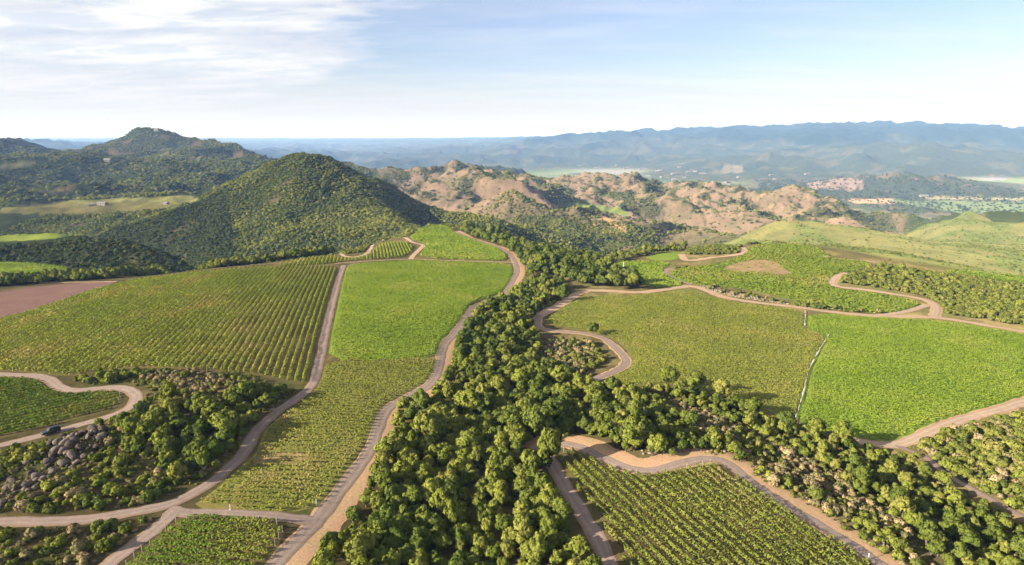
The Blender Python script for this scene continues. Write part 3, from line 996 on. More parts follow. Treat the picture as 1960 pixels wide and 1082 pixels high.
def vine_quads(p, q, step, nq, w, h, size, gap, gscale=14, one=False, soft=0.0):
    L_ = np.hypot(*(q - p))
    d = (q - p) / L_
    n = np.array([-d[1], d[0]])
    m = max(2, int(L_ / step))
    ss = np.repeat((np.arange(m) + 0.5) * L_ / m, nq) + rng.normal(0, step * 0.35, m * nq)
    th = rng.uniform(-0.25, math.pi + 0.25, m * nq)
    vig = 0.86 + 0.5 * fbm(p[0] + d[0] * ss, p[1] + d[1] * ss, gscale, 3, 0.6, 31.0) + 0.13 * perlin(ss / 1.7 + p[0], ss * 0 + p[1])
    keep = (vig > gap) & ~on_road(p[0] + d[0] * ss, p[1] + d[1] * ss)
    for kk, th_ in (('worn', 0.6), ('bald', 0.95)):
        keep &= ~(inpoly(p[0] + d[0] * ss, p[1] + d[1] * ss, FIELDS[kk]) & (rng.uniform(0, 1, len(ss)) < th_))
    ss, th, vig = ss[keep], th[keep], np.clip(vig[keep], 0.45, 1.25)
    if one and len(ss) > 10:
        o_ = np.argsort(ss)
        ss, th, vig = ss[o_], th[o_], vig[o_]
        cut = np.concatenate([[0], np.nonzero(np.diff(ss) > 1.5)[0] + 1, [len(ss)]])
        b_ = int(np.argmax(np.diff(cut)))
        sl = slice(cut[b_], cut[b_ + 1])
        ss, th, vig = ss[sl], th[sl], vig[sl]
    k = len(ss)
    if k == 0:
        return None
    lat = np.cos(th) * w * vig * rng.uniform(0.7, 1.05, k)
    up = 0.45 + np.sin(th) * (h - 0.45) * vig * rng.uniform(0.75, 1.05, k)
    x = p[0] + d[0] * ss + n[0] * lat
    y = p[1] + d[1] * ss + n[1] * lat
    P = np.column_stack([x, y, gz(x, y) + up])
    N_ = np.column_stack([n[0] * np.cos(th), n[1] * np.cos(th), np.sin(th) + 0.25 + 1.6 * soft])
    N_ /= np.linalg.norm(N_, axis=1, keepdims=True)
    V, F, Nn = leaf_quads(P, N_, size * rng.uniform(0.7, 1.25, k), 0.7 - 0.4 * soft)
    if one:                                     # the woody cordon along the trellis wire ties the row together
        t = np.arange(ss.min(), ss.max() + 2.0, 2.0)
        cx, cy_ = p[0] + d[0] * t, p[1] + d[1] * t
        c = np.column_stack([cx, cy_, gz(cx, cy_) + 0.62])
        up_ = np.array([0, 0, 0.07])
        R_ = np.stack([c - up_, c + up_], 1).reshape(-1, 3)
        i = np.arange(len(t) - 1) * 2
        F2 = np.stack([i, i + 2, i + 3, i + 1], 1)
        V, F = np.vstack([V, R_]), np.vstack([F, F2 + len(V)])
        Nn = np.vstack([Nn, np.tile([[n[0], n[1], 0.0]], (len(R_), 1))])
    return V, F, Nn, p + d * (ss.min() - 0.4), p + d * (ss.max() + 0.4)


def in_view(P, margin=8):
    u, v = pix(P[:, 0], P[:, 1], P[:, 2])
    return (u > -margin) & (u < W0 + margin) & (v > -margin) & (v < H0 + margin)


def post_mesh():
    a = np.arange(6) * math.pi / 3
    V = [(0.06 * math.cos(t), 0.06 * math.sin(t), z) for z in (-0.2, 1.75) for t in a]
    F = [(k, (k + 1) % 6, 6 + (k + 1) % 6, 6 + k) for k in range(6)] + [(6, 7, 8, 9), (6, 9, 10, 11)]
    return new_mesh('end_post', V, F, flat_mat('weathered_wood', (0.20, 0.17, 0.14), 0.9))


POST = post_mesh()


def nth(n):
    return f"{n}{'th' if 10 <= n % 100 <= 20 else {1: 'st', 2: 'nd', 3: 'rd'}.get(n % 10, 'th')}"


def vineyard(key, d, spacing, step, nq, w, h, size, mat, label=None, group=None, stuff=None, gap=0.5, most=999, first='near', soft=0.0):
    lines = row_lines(FIELDS[key], d, spacing)
    if first == 'near':
        lines.sort(key=lambda a: (a[0][1] + a[1][1]))
    else:
        lines.sort(key=lambda a: (a[0][0] + a[1][0]) * first)
    rest = []
    n = 0
    for p, q in lines:
        g = vine_quads(p, q, step, nq, w, h, size, gap, one=bool(label) and n < most, soft=soft)
        if g is None or len(g[0]) < 60:
            continue
        vis = in_view(g[0], -6)
        if vis.sum() < 40:
            continue
        if label and n < most:
            c = np.array([*(p + q) / 2, float(gz(*((p + q) / 2)))])
            me = foliage_mesh('vine_row', [(g[0] - c, g[1], g[2])], mat)
            n += 1
            o = link('vine_row', me, label=label.format(nth(n)), category='vine row', group=group)
            o.location = c
            if key in ('lower', 'bottom', 'leftsmall'):
                for e_ in (g[3], g[4]):
                    if not on_road(e_[0], e_[1]):
                        w_ = link('end_post', POST, o)
                        w_.location = (e_[0] - c[0], e_[1] - c[1], float(gz(*e_)) - c[2])
        else:
            rest.append(g)
    if rest:
        me = foliage_mesh('vines', [a[:3] for a in rest], mat)
        link('vines', me, kind='stuff', label=stuff or 'leafy vine rows covering the field')
    return n


def wdir(a, b, rmax=900):
    P = cast([a, b], rmax)
    return P[1] - P[0]


D_LEFT = wdir((609, 708), (645, 545))
D_MID = wdir((365, 972), (590, 983))
D_LOWER = wdir((1112, 870), (1330, 1075))
NV = 0
NV += vineyard('lower', D_LOWER, 2.1, 0.24, 8, 0.38, 1.6, 0.21, V_DUSK, 'leafy vine row in the block below the gravel bend, {} from its wood side', 'vine rows of the lower block', gap=0.40, first=1)
NV += vineyard('bottom', wdir((560, 1040), (300, 1020)), 2.1, 0.24, 8, 0.40, 1.55, 0.22, V_DEEP, 'dense dark green vine row by the road fork, {} from the frame bottom', 'vine rows by the road fork', gap=0.35)
NV += vineyard('leftsmall', wdir((0, 820), (200, 776)), 2.2, 0.33, 6, 0.50, 1.4, 0.30, V_DEEP, 'vine row inside the road hairpin, {} from the truck side', 'vine rows inside the hairpin', gap=0.38)
NV += vineyard('left', D_LEFT, 2.35, 0.36, 5, 0.36, 1.7, 0.31, V_GREEN, 'long vine row on the broad spur, {} out from the ridge road', 'vine rows of the broad spur', gap=0.36, most=130, first=-1)
NV += vineyard('midlow', D_MID, 2.0, 0.30, 6, 0.36, 1.15, 0.23, V_OLIVE, 'vine row across the lower ridge strip, {} up from the cross road', 'vine rows across the lower ridge strip', 'vine rows on the ridge strip', gap=0.45, most=max(0, 298 - NV), soft=0.6)
NV += vineyard('mid', D_MID, 2.0, 0.36, 6, 0.46, 1.25, 0.28, V_LIME, 'vine row across the upper ridge strip, {} up from its lower edge', 'vine rows across the upper ridge strip', 'vine rows on the upper ridge strip', gap=0.40, most=max(0, 298 - NV), soft=1.0)
vineyard('leftup', D_LEFT, 2.4, 0.6, 5, 0.6, 1.5, 0.45, V_GREEN, stuff='vine rows beside the hilltop track')
vineyard('midtop', D_MID, 2.3, 0.8, 5, 0.75, 1.3, 0.65, V_LIME, stuff='vine rows on the hilltop', soft=1.0)
vineyard('rightlow', wdir((1250, 690), (1500, 700)), 2.1, 0.42, 6, 0.46, 1.2, 0.29, V_SAGE, stuff='vine rows of the olive green field', gap=0.5, soft=1.0)
vineyard('rightbright', wdir((1560, 780), (1700, 800)), 2.1, 0.40, 7, 0.48, 1.3, 0.27, V_LIME, stuff='vine rows of the bright green field', gap=0.44, soft=1.0)
vineyard('rightup', wdir((1400, 540), (1560, 545)), 2.3, 0.9, 4, 0.8, 1.2, 0.7, V_GREEN, stuff='vine rows on the rounded rise', gap=0.6, soft=1.0)
vineyard('lime', wdir((1200, 520), (1260, 520)), 2.3, 0.9, 4, 0.8, 1.2, 0.7, V_LIME, stuff='vine rows of the small lime green field', gap=0.4, soft=1.0)
vineyard('smallgreen', wdir((0, 520), (100, 520)), 2.4, 1.0, 4, 0.8, 1.2, 0.7, V_LIME, stuff='vine rows of the small field below the mesa', gap=0.4, soft=1.0)
vineyard('rightthin', wdir((1850, 525), (1950, 532)), 2.4, 1.2, 4, 0.8, 1.2, 0.8, V_LIME, stuff='vine rows of the far right field', gap=0.4, soft=1.0)

# ------------------------------------------------------------------ plants: trees, shrubs, rocks
LEAF = {
    'dark': leaf_mat('oak_leaf_dark', [(0.0, (0.064, 0.090, 0.019)), (0.5, (0.080, 0.104, 0.022)), (1.0, (0.096, 0.116, 0.026))]),
    'mid': leaf_mat('oak_leaf_mid', [(0.0, (0.088, 0.112, 0.021)), (0.5, (0.108, 0.130, 0.025)), (1.0, (0.128, 0.142, 0.032))]),
    'light': leaf_mat('oak_leaf_light', [(0.0, (0.130, 0.152, 0.028)), (0.5, (0.150, 0.168, 0.034)), (1.0, (0.165, 0.162, 0.042))]),
    'dry': leaf_mat('dry_brush', [(0.0, (0.20, 0.155, 0.085)), (0.4, (0.24, 0.19, 0.115)), (0.7, (0.155, 0.14, 0.07)), (1.0, (0.115, 0.115, 0.05))], transl=0.1),
    'chap': leaf_mat('chaparral_leaf', [(0.0, (0.085, 0.105, 0.024)), (0.6, (0.125, 0.140, 0.030)), (1.0, (0.165, 0.155, 0.05))]),
    'hill': leaf_mat('hill_leaf', [(0.0, (0.080, 0.104, 0.027)), (0.7, (0.112, 0.134, 0.034)), (0.94, (0.145, 0.152, 0.042)), (1.0, (0.17, 0.135, 0.07))], patch=(0.46, 0.62, (0.18, 0.192, 0.044)), patch_scale=0.014, fine=0.35),
    'gorge': leaf_mat('shaded_hill_leaf', [(0.0, (0.040, 0.056, 0.017)), (0.7, (0.058, 0.074, 0.021)), (1.0, (0.082, 0.088, 0.03))], fine=0.35),  # hill foliage darkened to stand for shadow
    'far': leaf_mat('far_leaf', [(0.0, (0.042, 0.060, 0.026)), (0.6, (0.055, 0.072, 0.030)), (1.0, (0.075, 0.085, 0.04))], fine=0.02),
}
M_BARK = flat_mat('bark', (0.09, 0.07, 0.055), 0.9)


def crown_mesh(name, mat, nl=11, nq=900, tall=1.0, leaf=0.125, sub=1, low=0.35, lobe=(0.26, 0.46)):
    """unit crown: about 1 across in radius, lobed, with leaf clumps on the lobes and gaps between them"""
    C, rr = [], []
    for _ in range(nl):
        d = rng.normal(0, 1, 3)
        d /= np.linalg.norm(d)
        d[2] = abs(d[2]) * 0.95 - 0.28
        k = rng.uniform(0.45, 0.72)
        C.append((d[0] * k, d[1] * k, 0.95 * tall + d[2] * k * tall))
        rr.append(rng.uniform(*lobe))
    C.append((0, 0, 0.9 * tall))
    rr.append(0.52)
    C, rr = np.array(C), np.array(rr)
    mid = np.array([0, 0, 0.75 * tall])
    parts = []
    iv, if_ = ico(sub)
    for c, r in zip(C, rr):
        v = iv * r * 0.72 * (1 + 0.18 * rng.normal(0, 1, (len(iv), 1)))
        parts.append((v + c, if_, iv))
    pr = rr ** 2 / (rr ** 2).sum()
    k = rng.choice(len(rr), nq * 2, p=pr)
    d = rng.normal(0, 1, (nq * 2, 3))
    d[:, 2] += 0.35
    d /= np.linalg.norm(d, axis=1, keepdims=True)
    P = C[k] + d * (rr[k] * rng.uniform(0.86, 1.12, nq * 2))[:, None]
    dist = np.linalg.norm(P[:, None] - C[None], axis=2) / rr[None]
    ok = (dist.min(1) > 0.82) & (P[:, 2] > low * tall * 0.6)
    P, d = P[ok][:nq], d[ok][:nq]
    N_ = d * 0.62 + (P - mid) * 0.42
    N_ /= np.linalg.norm(N_, axis=1, keepdims=True)
    parts.append(leaf_quads(P, N_, leaf * rng.uniform(0.7, 1.3, len(P)), 0.6))
    return foliage_mesh(name, parts, mat)


def tube(pts, rad, n=6):
    V, F = [], []
    for i, (p, r) in enumerate(zip(pts, rad)):
        for k in range(n):
            a = 2 * math.pi * k / n
            V.append((p[0] + r * math.cos(a), p[1] + r * math.sin(a), p[2]))
        if i:
            b = (i - 1) * n
            for k in range(n):
                F.append((b + k, b + (k + 1) % n, b + n + (k + 1) % n, b + n + k))
    return np.array(V), np.array(F)


def trunk_mesh(name):
    parts = [tube([(0, 0, -0.25), (0.02, 0, 0.15), (0.05, 0.02, 0.45), (0.04, 0.0, 0.95)], [0.13, 0.10, 0.08, 0.03])]
    for a in (0.4, 2.4, 4.4):
        parts.append(tube([(0.03, 0.01, 0.32), (0.22 * math.cos(a), 0.22 * math.sin(a), 0.62), (0.5 * math.cos(a), 0.5 * math.sin(a), 0.95)], [0.055, 0.04, 0.015], 5)[:2])
    V, F, o = [], [], 0
    for v, f in parts:
        V.append(v)
        F.append(f + o)
        o += len(v)
    return new_mesh(name, np.vstack(V), np.vstack(F), M_BARK)


TRUNK = trunk_mesh('trunk')
CROWN = {}
for tone in ('dark', 'mid', 'light'):
    CROWN[tone] = []
for i in range(7):
    base = crown_mesh('crown', LEAF['dark'], nl=rng.integers(15, 24), nq=1400, tall=rng.uniform(0.95, 1.6), leaf=0.115, lobe=(0.15, 0.31))
    for tone in ('dark', 'mid', 'light'):
        m = base if tone == 'dark' else base.copy()
        m.materials[0] = LEAF[tone]
        CROWN[tone].append(m)
SHRUB = {t: [crown_mesh('shrub', LEAF[t], nl=6, nq=340, tall=0.62, leaf=0.17, low=0.02) for _ in range(4)] for t in ('mid', 'light', 'dry', 'chap', 'dark')}
HILLTREE = [crown_mesh('hill_tree', LEAF['hill'], nl=6, nq=150, tall=rng.uniform(0.8, 1.15), leaf=0.26, sub=0, low=0.0) for _ in range(5)]
FARTREE = [crown_mesh('far_tree', LEAF['far'], nl=4, nq=60, tall=rng.uniform(0.7, 1.0), leaf=0.32, sub=0, low=0.0) for _ in range(4)]


def stuff_instances(name, label, P, S, meshes, rot=None):
    """one object of kind stuff: plants too many to count, set at points by geometry nodes"""
    n = len(P)
    if n == 0:
        return
    me = bpy.data.meshes.new(name)
    me.vertices.add(n)
    me.vertices.foreach_set('co', np.asarray(P, np.float32).ravel())
    a = me.attributes.new('plant_scale', 'FLOAT_VECTOR', 'POINT')
    a.data.foreach_set('vector', np.asarray(S, np.float32).ravel())
    a = me.attributes.new('plant_turn', 'FLOAT_VECTOR', 'POINT')
    tr = np.zeros((n, 3), np.float32)
    tr[:, 2] = rng.uniform(0, 6.28, n)
    tr[:, :2] = rng.normal(0, 0.08, (n, 2))
    a.data.foreach_set('vector', tr.ravel())
    a = me.attributes.new('plant_kind', 'INT', 'POINT')
    a.data.foreach_set('value', rng.integers(0, len(meshes), n).astype(np.int32))
    ob = link(name, me, kind='stuff', label=label)
    ng = bpy.data.node_groups.new(name, 'GeometryNodeTree')
    ng.interface.new_socket('Geometry', in_out='INPUT', socket_type='NodeSocketGeometry')
    ng.interface.new_socket('Geometry', in_out='OUTPUT', socket_type='NodeSocketGeometry')
    N, L = ng.nodes, ng.links
    gi, go = N.new('NodeGroupInput'), N.new('NodeGroupOutput')
    ip = N.new('GeometryNodeInstanceOnPoints')
    ip.inputs['Pick Instance'].default_value = True
    g2i = N.new('GeometryNodeGeometryToInstance')
    for m in meshes:
        src = bpy.data.objects.new('plant_source', m)
        oi = N.new('GeometryNodeObjectInfo')
        oi.inputs['Object'].default_value = src
        oi.inputs['As Instance'].default_value = True
        L.new(oi.outputs['Geometry'], g2i.inputs[0])
    jn = N.new('GeometryNodeJoinGeometry')
    for nd in [x for x in N if x.bl_idname == 'GeometryNodeObjectInfo']:
        L.new(nd.outputs['Geometry'], jn.inputs[0])
    N.remove(g2i)
    L.new(gi.outputs[0], ip.inputs['Points'])
    L.new(jn.outputs[0], ip.inputs['Instance'])

    def attr(nm, t):
        x = N.new('GeometryNodeInputNamedAttribute')
        x.data_type = t
        x.inputs['Name'].default_value = nm
        return x.outputs['Attribute']
    L.new(attr('plant_scale', 'FLOAT_VECTOR'), ip.inputs['Scale'])
    L.new(attr('plant_kind', 'INT'), ip.inputs['Instance Index'])
    e2r = N.new('FunctionNodeEulerToRotation')
    L.new(attr('plant_turn', 'FLOAT_VECTOR'), e2r.inputs[0])
    L.new(e2r.outputs[0], ip.inputs['Rotation'])
    L.new(ip.outputs[0], go.inputs[0])
    md = ob.modifiers.new('plants', 'NODES')
    md.node_group = ng
    return ob


# which ground can be seen at all (with some room to step aside)
_el = (GZ - CAMZ) / GR
_cm = np.maximum.accumulate(_el, axis=1)


def seen(x, y, h=14.0):
    fa = np.clip((np.arctan2(x, y) + AMAX) / (2 * AMAX) * (NA - 1), 0, NA - 1).astype(int)
    r = np.hypot(x, y)
    fr = np.clip((np.log(r) - gl[0]) / (gl[-1] - gl[0]) * (NR - 1), 2, NR - 1).astype(int)
    return (gz(x, y) + h - CAMZ) / r >= _cm[fa, fr - 2]


def jitter(x0, x1, y0, y1, sp):
    X, Y = np.meshgrid(np.arange(x0, x1, sp), np.arange(y0, y1, sp))
    X = X.ravel() + rng.uniform(-.48, .48, X.size) * sp
    Y = Y.ravel() + rng.uniform(-.48, .48, Y.size) * sp
    return X, Y


def poly_points(pts, sp, rmax=900, fields=True):
    P = cast(pts, rmax)
    X, Y = jitter(P[:, 0].min(), P[:, 0].max(), P[:, 1].min(), P[:, 1].max(), sp)
    k = inpoly(X, Y, P) & ~on_road(X, Y)
    if fields:
        for f in FIELDS.values():
            k &= ~inpoly(X, Y, f)
    return X[k], Y[k]


# candidates: (x, y, radius, kind, tone, region)
CAND = []


def grow(region, pts, sp, rad, tones, kind='tree', rmax=900, keep=1.0, noise=None):
    X, Y = poly_points(pts, sp, rmax)
    k = rng.uniform(0, 1, len(X)) < keep
    if noise:
        k &= fbm(X, Y, noise[0], 3, 0.5, noise[2]) > noise[1]
    X, Y = X[k], Y[k]
    rr = rng.uniform(rad[0], rad[1], len(X)) * (0.85 + 0.3 * rng.uniform(0, 1, len(X)) ** 3)
    rr = np.where(rng.uniform(0, 1, len(X)) < 0.07, rr * 1.45, rr)
    tn = fbm(X, Y, 26, 3, 0.6, 13.0) + rng.normal(0, 0.22, len(X))
    q = np.argsort(np.argsort(tn)) / max(1, len(tn))
    names, cuts = zip(*tones)
    cc = np.cumsum(cuts) / sum(cuts)
    for x, y, r, t in zip(X, Y, rr, q):
        CAND.append((x, y, r, kind, names[int(np.searchsorted(cc, t, side='right').clip(0, len(names) - 1))], region))


WOOD = [('dark', 3), ('mid', 4), ('light', 3)]
KNOLL = [(1030, 652), (1125, 652), (1166, 692), (1105, 718), (1040, 704)]
DRYBAND = [(1240, 762), (1300, 770), (1420, 822), (1500, 862), (1600, 915), (1700, 985), (1760, 1040), (1700, 1030), (1600, 972), (1500, 918), (1400, 862), (1290, 800)]
grow('central wood', [(1000, 548), (988, 570), (930, 590), (905, 628), (878, 660), (864, 705), (856, 745), (805, 775), (758, 795), (752, 850), (712, 920), (698, 965), (660, 1025), (615, 1082), (600, 1120), (1150, 1120), (1110, 1045), (1075, 965), (1050, 912), (1022, 875), (1036, 836), (1150, 838), (1185, 868), (1240, 868), (1235, 760), (1110, 745), (1100, 725), (1040, 706), (1028, 650), (1010, 625), (1030, 595), (1085, 562), (1060, 532)], 3.1, (1.5, 2.9), WOOD)
grow('wood edge above the lower vineyard', [(1150, 838), (1185, 868), (1300, 876), (1330, 864), (1400, 872), (1440, 905), (1400, 850), (1290, 795), (1235, 760), (1180, 752)], 2.7, (1.2, 2.3), [('dark', 3), ('mid', 4), ('light', 3)])
grow('hedge of trees below the olive green field', [(1230, 748), (1300, 746), (1400, 772), (1500, 822), (1640, 856), (1720, 880), (1800, 930), (1870, 965), (1960, 1020), (1990, 1120), (1800, 1090), (1760, 1040), (1700, 985), (1600, 915), (1500, 862), (1420, 822), (1300, 770)], 2.6, (1.0, 2.0), [('dark', 3), ('mid', 4), ('light', 4)])
grow('dry band', DRYBAND, 2.1, (0.7, 1.5), [('dry', 7), ('chap', 2)], 'shrub')
grow('dry band', [(1396, 880), (1460, 915), (1560, 972), (1640, 1030), (1720, 1080), (1800, 1090), (1700, 1028), (1600, 970), (1500, 916), (1420, 870)], 2.4, (0.8, 1.9), [('chap', 4), ('light', 3), ('dry', 3)], 'shrub', keep=0.7)
grow('brush knoll', KNOLL, 2.0, (0.8, 1.7), [('dry', 5), ('chap', 5)], 'shrub')
grow('chaparral corner', [(1740, 866), (1830, 822), (1920, 800), (2040, 775), (2040, 1015), (1960, 990), (1880, 940), (1810, 900)], 2.4, (1.1, 2.3), [('light', 3), ('chap', 6), ('dry', 1)], 'shrub')
grow('ridge slope trees', [(880, 448), (930, 462), (972, 478), (998, 500), (1005, 530), (1060, 528), (1110, 548), (1222, 555), (1232, 548), (1185, 522), (1120, 502), (1040, 482), (960, 452), (900, 438)], 5.0, (2.2, 4.2), [('dark', 5), ('mid', 4), ('light', 1)], rmax=760)


def grow_line(region, pts, depth, sp, rad, tones, kind='tree', rmax=560):
    L_ = densify(cast(pts, rmax), 1.0)
    n_ = int(len(L_) * depth / sp ** 2)
    k = rng.integers(0, len(L_), n_)
    d = L_[k] / np.linalg.norm(L_[k], axis=1, keepdims=True)
    q = L_[k] + d * rng.uniform(0, depth, (n_, 1)) + rng.normal(0, 0.6, (n_, 2))
    names, cuts = zip(*tones)
    pr = np.array(cuts) / sum(cuts)
    for x, y in q[~on_road(q[:, 0], q[:, 1])]:
        CAND.append((x, y, rng.uniform(*rad), kind, names[rng.choice(len(names), p=pr)], region))


grow_line('treeline', [(-40, 549), (0, 547), (100, 542), (215, 534), (300, 525), (420, 511), (520, 499), (600, 488), (634, 483)], 15, 2.6, (1.6, 3.2), [('dark', 2), ('mid', 4), ('light', 4)])
grow_line('treeline', [(-40, 552), (0, 550), (60, 545), (130, 539), (200, 533)], 22, 3.0, (1.6, 3.0), [('dark', 4), ('mid', 4), ('light', 2)])
grow('hilltop brush', [(632, 481), (660, 487), (702, 482), (716, 462), (742, 453), (790, 435), (830, 430), (760, 440), (690, 460), (640, 474)], 2.8, (0.9, 1.8), [('light', 3), ('chap', 4), ('mid', 2)], 'shrub', rmax=760)
LEFTSCRUB = [(132, 727), (260, 706), (330, 708), (480, 718), (566, 750), (512, 795), (474, 845), (440, 885), (395, 922), (315, 960), (200, 980), (0, 985), (-40, 985), (-40, 872), (100, 842), (220, 805), (270, 775), (262, 742), (180, 738)]
LEFTDRY = [(255, 712), (330, 712), (480, 722), (500, 745), (420, 770), (330, 760), (280, 745)]
ROCKS = [(-20, 935), (60, 880), (120, 850), (160, 818), (208, 822), (205, 850), (170, 880), (120, 905), (70, 935), (0, 975)]
grow('left brush', [(150, 725), (255, 708), (262, 730), (180, 737), (140, 735)], 3.0, (1.3, 2.1), [('mid', 4), ('light', 2)], 'shrub')
grow('left dry brush', LEFTDRY, 1.9, (0.7, 1.4), [('dry', 7), ('chap', 3)], 'shrub')
grow('left brush trees', [(300, 770), (420, 775), (500, 750), (564, 752), (515, 792), (476, 842), (440, 880), (395, 915), (330, 925), (290, 890), (240, 870), (260, 800)], 3.4, (1.5, 2.9), [('dark', 4), ('mid', 5), ('light', 2)])
grow('left brush', [(-60, 990), (0, 984), (60, 985), (200, 978), (320, 952), (400, 915), (420, 890), (330, 850), (280, 800), (240, 800), (205, 850), (175, 885), (120, 910), (70, 940), (0, 978)], 2.3, (0.8, 1.9), [('mid', 4), ('light', 4), ('dry', 2), ('dark', 3)], 'shrub', keep=0.9)
grow('left brush', [(-60, 890), (0, 866), (100, 848), (190, 812), (275, 782), (250, 800), (205, 815), (158, 822), (115, 852), (60, 884), (-20, 932), (-60, 950)], 2.0, (0.7, 1.5), [('mid', 4), ('light', 5)], 'shrub')
grow('bottom left brush', [(-40, 1022), (150, 1014), (300, 994), (240, 1042), (180, 1090), (150, 1120), (-40, 1120)], 2.3, (0.7, 1.7), [('mid', 4), ('dark', 2), ('light', 3), ('dry', 3)], 'shrub', keep=0.85)
grow('right chaparral', [(1605, 544), (1615, 530), (1690, 508), (1800, 526), (1900, 540), (1960, 552), (2040, 565), (2040, 640), (1960, 625), (1870, 610), (1812, 602), (1802, 582), (1765, 566), (1680, 551), (1620, 544)], 2.6, (1.2, 2.4), [('chap', 6), ('light', 3), ('mid', 2)], 'shrub', rmax=700)
grow('rise brush', [(1312, 488), (1410, 485), (1424, 473), (1370, 466), (1320, 473)], 2.6, (1.0, 2.0), [('chap', 5), ('mid', 3)], 'shrub', rmax=720)
grow('rise brush', [(1285, 514), (1300, 511), (1340, 514), (1372, 520), (1360, 524), (1310, 520)], 2.6, (1.0, 2.0), [('mid', 5), ('dark', 3)], 'shrub', rmax=720)
grow('rise brush', [(1430, 469), (1500, 466), (1580, 468), (1570, 463), (1480, 460), (1430, 464)], 3.4, (1.0, 2.2), [('mid', 5), ('chap', 3)], 'shrub', rmax=720)
grow('bank brush', [(1345, 550), (1375, 560), (1410, 568), (1500, 582), (1500, 577), (1420, 561), (1360, 546)], 3.0, (0.8, 1.9), [('mid', 5), ('dry', 4)], 'shrub', keep=0.6)
grow('bank brush', [(1512, 588), (1580, 594), (1690, 602), (1690, 597), (1600, 588), (1520, 580)], 3.0, (1.2, 2.3), [('mid', 5), ('dark', 4), ('chap', 2)], 'shrub', keep=0.85)
grow('ridge slope trees', [(1160, 508), (1240, 490), (1310, 480), (1310, 472), (1240, 482), (1160, 498)], 4.2, (1.6, 2.8), [('mid', 4), ('light', 3)], rmax=720)
grow('ridge slope trees', [(1000, 500), (1120, 505), (1165, 510), (1160, 496), (1060, 490), (1000, 485)], 4.6, (1.9, 3.2), [('mid', 4), ('dark', 3)], rmax=760)
UNDER = [(1000, 548), (930, 590), (878, 660), (856, 745), (758, 795), (712, 920), (660, 1025), (600, 1120), (1150, 1120), (1050, 912), (1022, 875), (1036, 836), (1150, 838), (1235, 760), (1100, 725), (1028, 650), (1010, 625), (1085, 562), (1060, 532)]
grow('understory', UNDER, 3.0, (0.9, 1.7), [('dark', 3), ('mid', 4), ('light', 3)], 'shrub', keep=0.8)
for pts, spc in [(LEFTSCRUB, 1.25), ([(-40, 1018), (150, 1010), (300, 992), (240, 1042), (180, 1090), (150, 1120), (-40, 1120)], 1.2), (DRYBAND, 1.4), ([(1396, 884), (1560, 975), (1720, 1085), (1990, 1120), (1960, 1000), (1700, 870), (1500, 822), (1330, 745), (1240, 760), (1330, 862)], 1.5), (KNOLL, 1.5), ([(1720, 858), (1920, 796), (2040, 770), (2040, 1015), (1880, 940), (1760, 880)], 1.6)]:
    grow('ground brush', pts, spc, (0.28, 0.75), [('dry', 4), ('light', 3), ('chap', 4), ('mid', 2)], 'shrub', keep=0.75)
H_ = 'hedge of trees below the olive green field'
for x, y, r, tone, reg in [(428, 838, 4.4, 'mid', 'left brush trees'), (340, 925, 2.6, 'light', 'left brush trees'), (1052, 893, 4.3, 'mid', 'central wood'), (1215, 862, 3.9, 'mid', 'wood edge above the lower vineyard'), (1255, 866, 3.4, 'light', 'wood edge above the lower vineyard'), (1132, 642, 3.2, 'dark', 'central wood'), (1078, 575, 4.4, 'dark', 'central wood'), (1210, 553, 3.6, 'dark', 'ridge slope trees'), (1180, 553, 3.6, 'dark', 'ridge slope trees'), (1285, 742, 3.8, 'mid', H_), (1330, 750, 3.6, 'mid', H_), (1382, 766, 3.5, 'light', H_), (1440, 792, 3.4, 'mid', H_), (1500, 820, 3.2, 'dark', H_), (1560, 838, 3.2, 'mid', H_), (1612, 852, 3.4, 'mid', H_)]:
    p = cast([(x, y)])[0]
    CAND.append((p[0], p[1], r, 'tree', tone, reg))

# the nearest three hundred trees and shrubs in view stand as objects of their own, the rest as masses
TREE_LABEL = {
    'central wood': '{} oak in the dense wood',
    'wood edge above the lower vineyard': '{} tree on the bank above the gravel bend',
    'hedge of trees below the olive green field': '{} tree in the belt below the right hand fields',
    'left brush trees': '{} tree in the brush beside the ridge road',
}
SHRUB_LABEL = {
    'left brush': '{} shrub among the rocks in the roadside brush',
    'left dry brush': '{} bush on the pale brush patch under the broad spur',
    'bottom left brush': '{} shrub in the brush below the lower road',
    'dry band': '{} bush in the dry strip beside the lower vineyard',
    'chaparral corner': '{} shrub in the thicket beyond the track',
    'brush knoll': '{} bush on the knoll inside the road loop',
}
TONE = {'dark': 'rounded dark green', 'mid': 'rounded mid green', 'light': 'yellowish green', 'dry': 'dry grey brown', 'chap': 'olive green'}
CAND.sort(key=lambda c: math.hypot(c[0], c[1]))
MASS = {}
ntree = nshrub = 0
EDGE = [(cast([(683, 900), (712, 860), (728, 812), (738, 785), (800, 751), (843, 697), (600, 1010), (560, 1050)]), 'beside the ridge gravel road', 11), (cast([(1052, 882), (1067, 907), (1093, 951), (1122, 998), (1151, 1045), (1168, 1085)]), 'beside the side road of the lower vineyard', 10), (cast([(1036, 860), (1070, 848), (1107, 854)]), 'at the gravel bend', 12)]
EDGE = [(densify(a, 2.0) if i != 0 else a, t, d) for i, (a, t, d) in enumerate(EDGE)]


def spot(x, y, u, v):
    for P, t, dd in EDGE:
        if np.hypot(P[:, 0] - x, P[:, 1] - y).min() < dd:
            return t
    side = 'left half' if u < 890 else 'right half'
    return ('at the foot of the picture' if v > 990 else 'low down the slope' if v > 900 else 'midway up the slope' if v > 820 else 'near the road loop') + ', ' + side


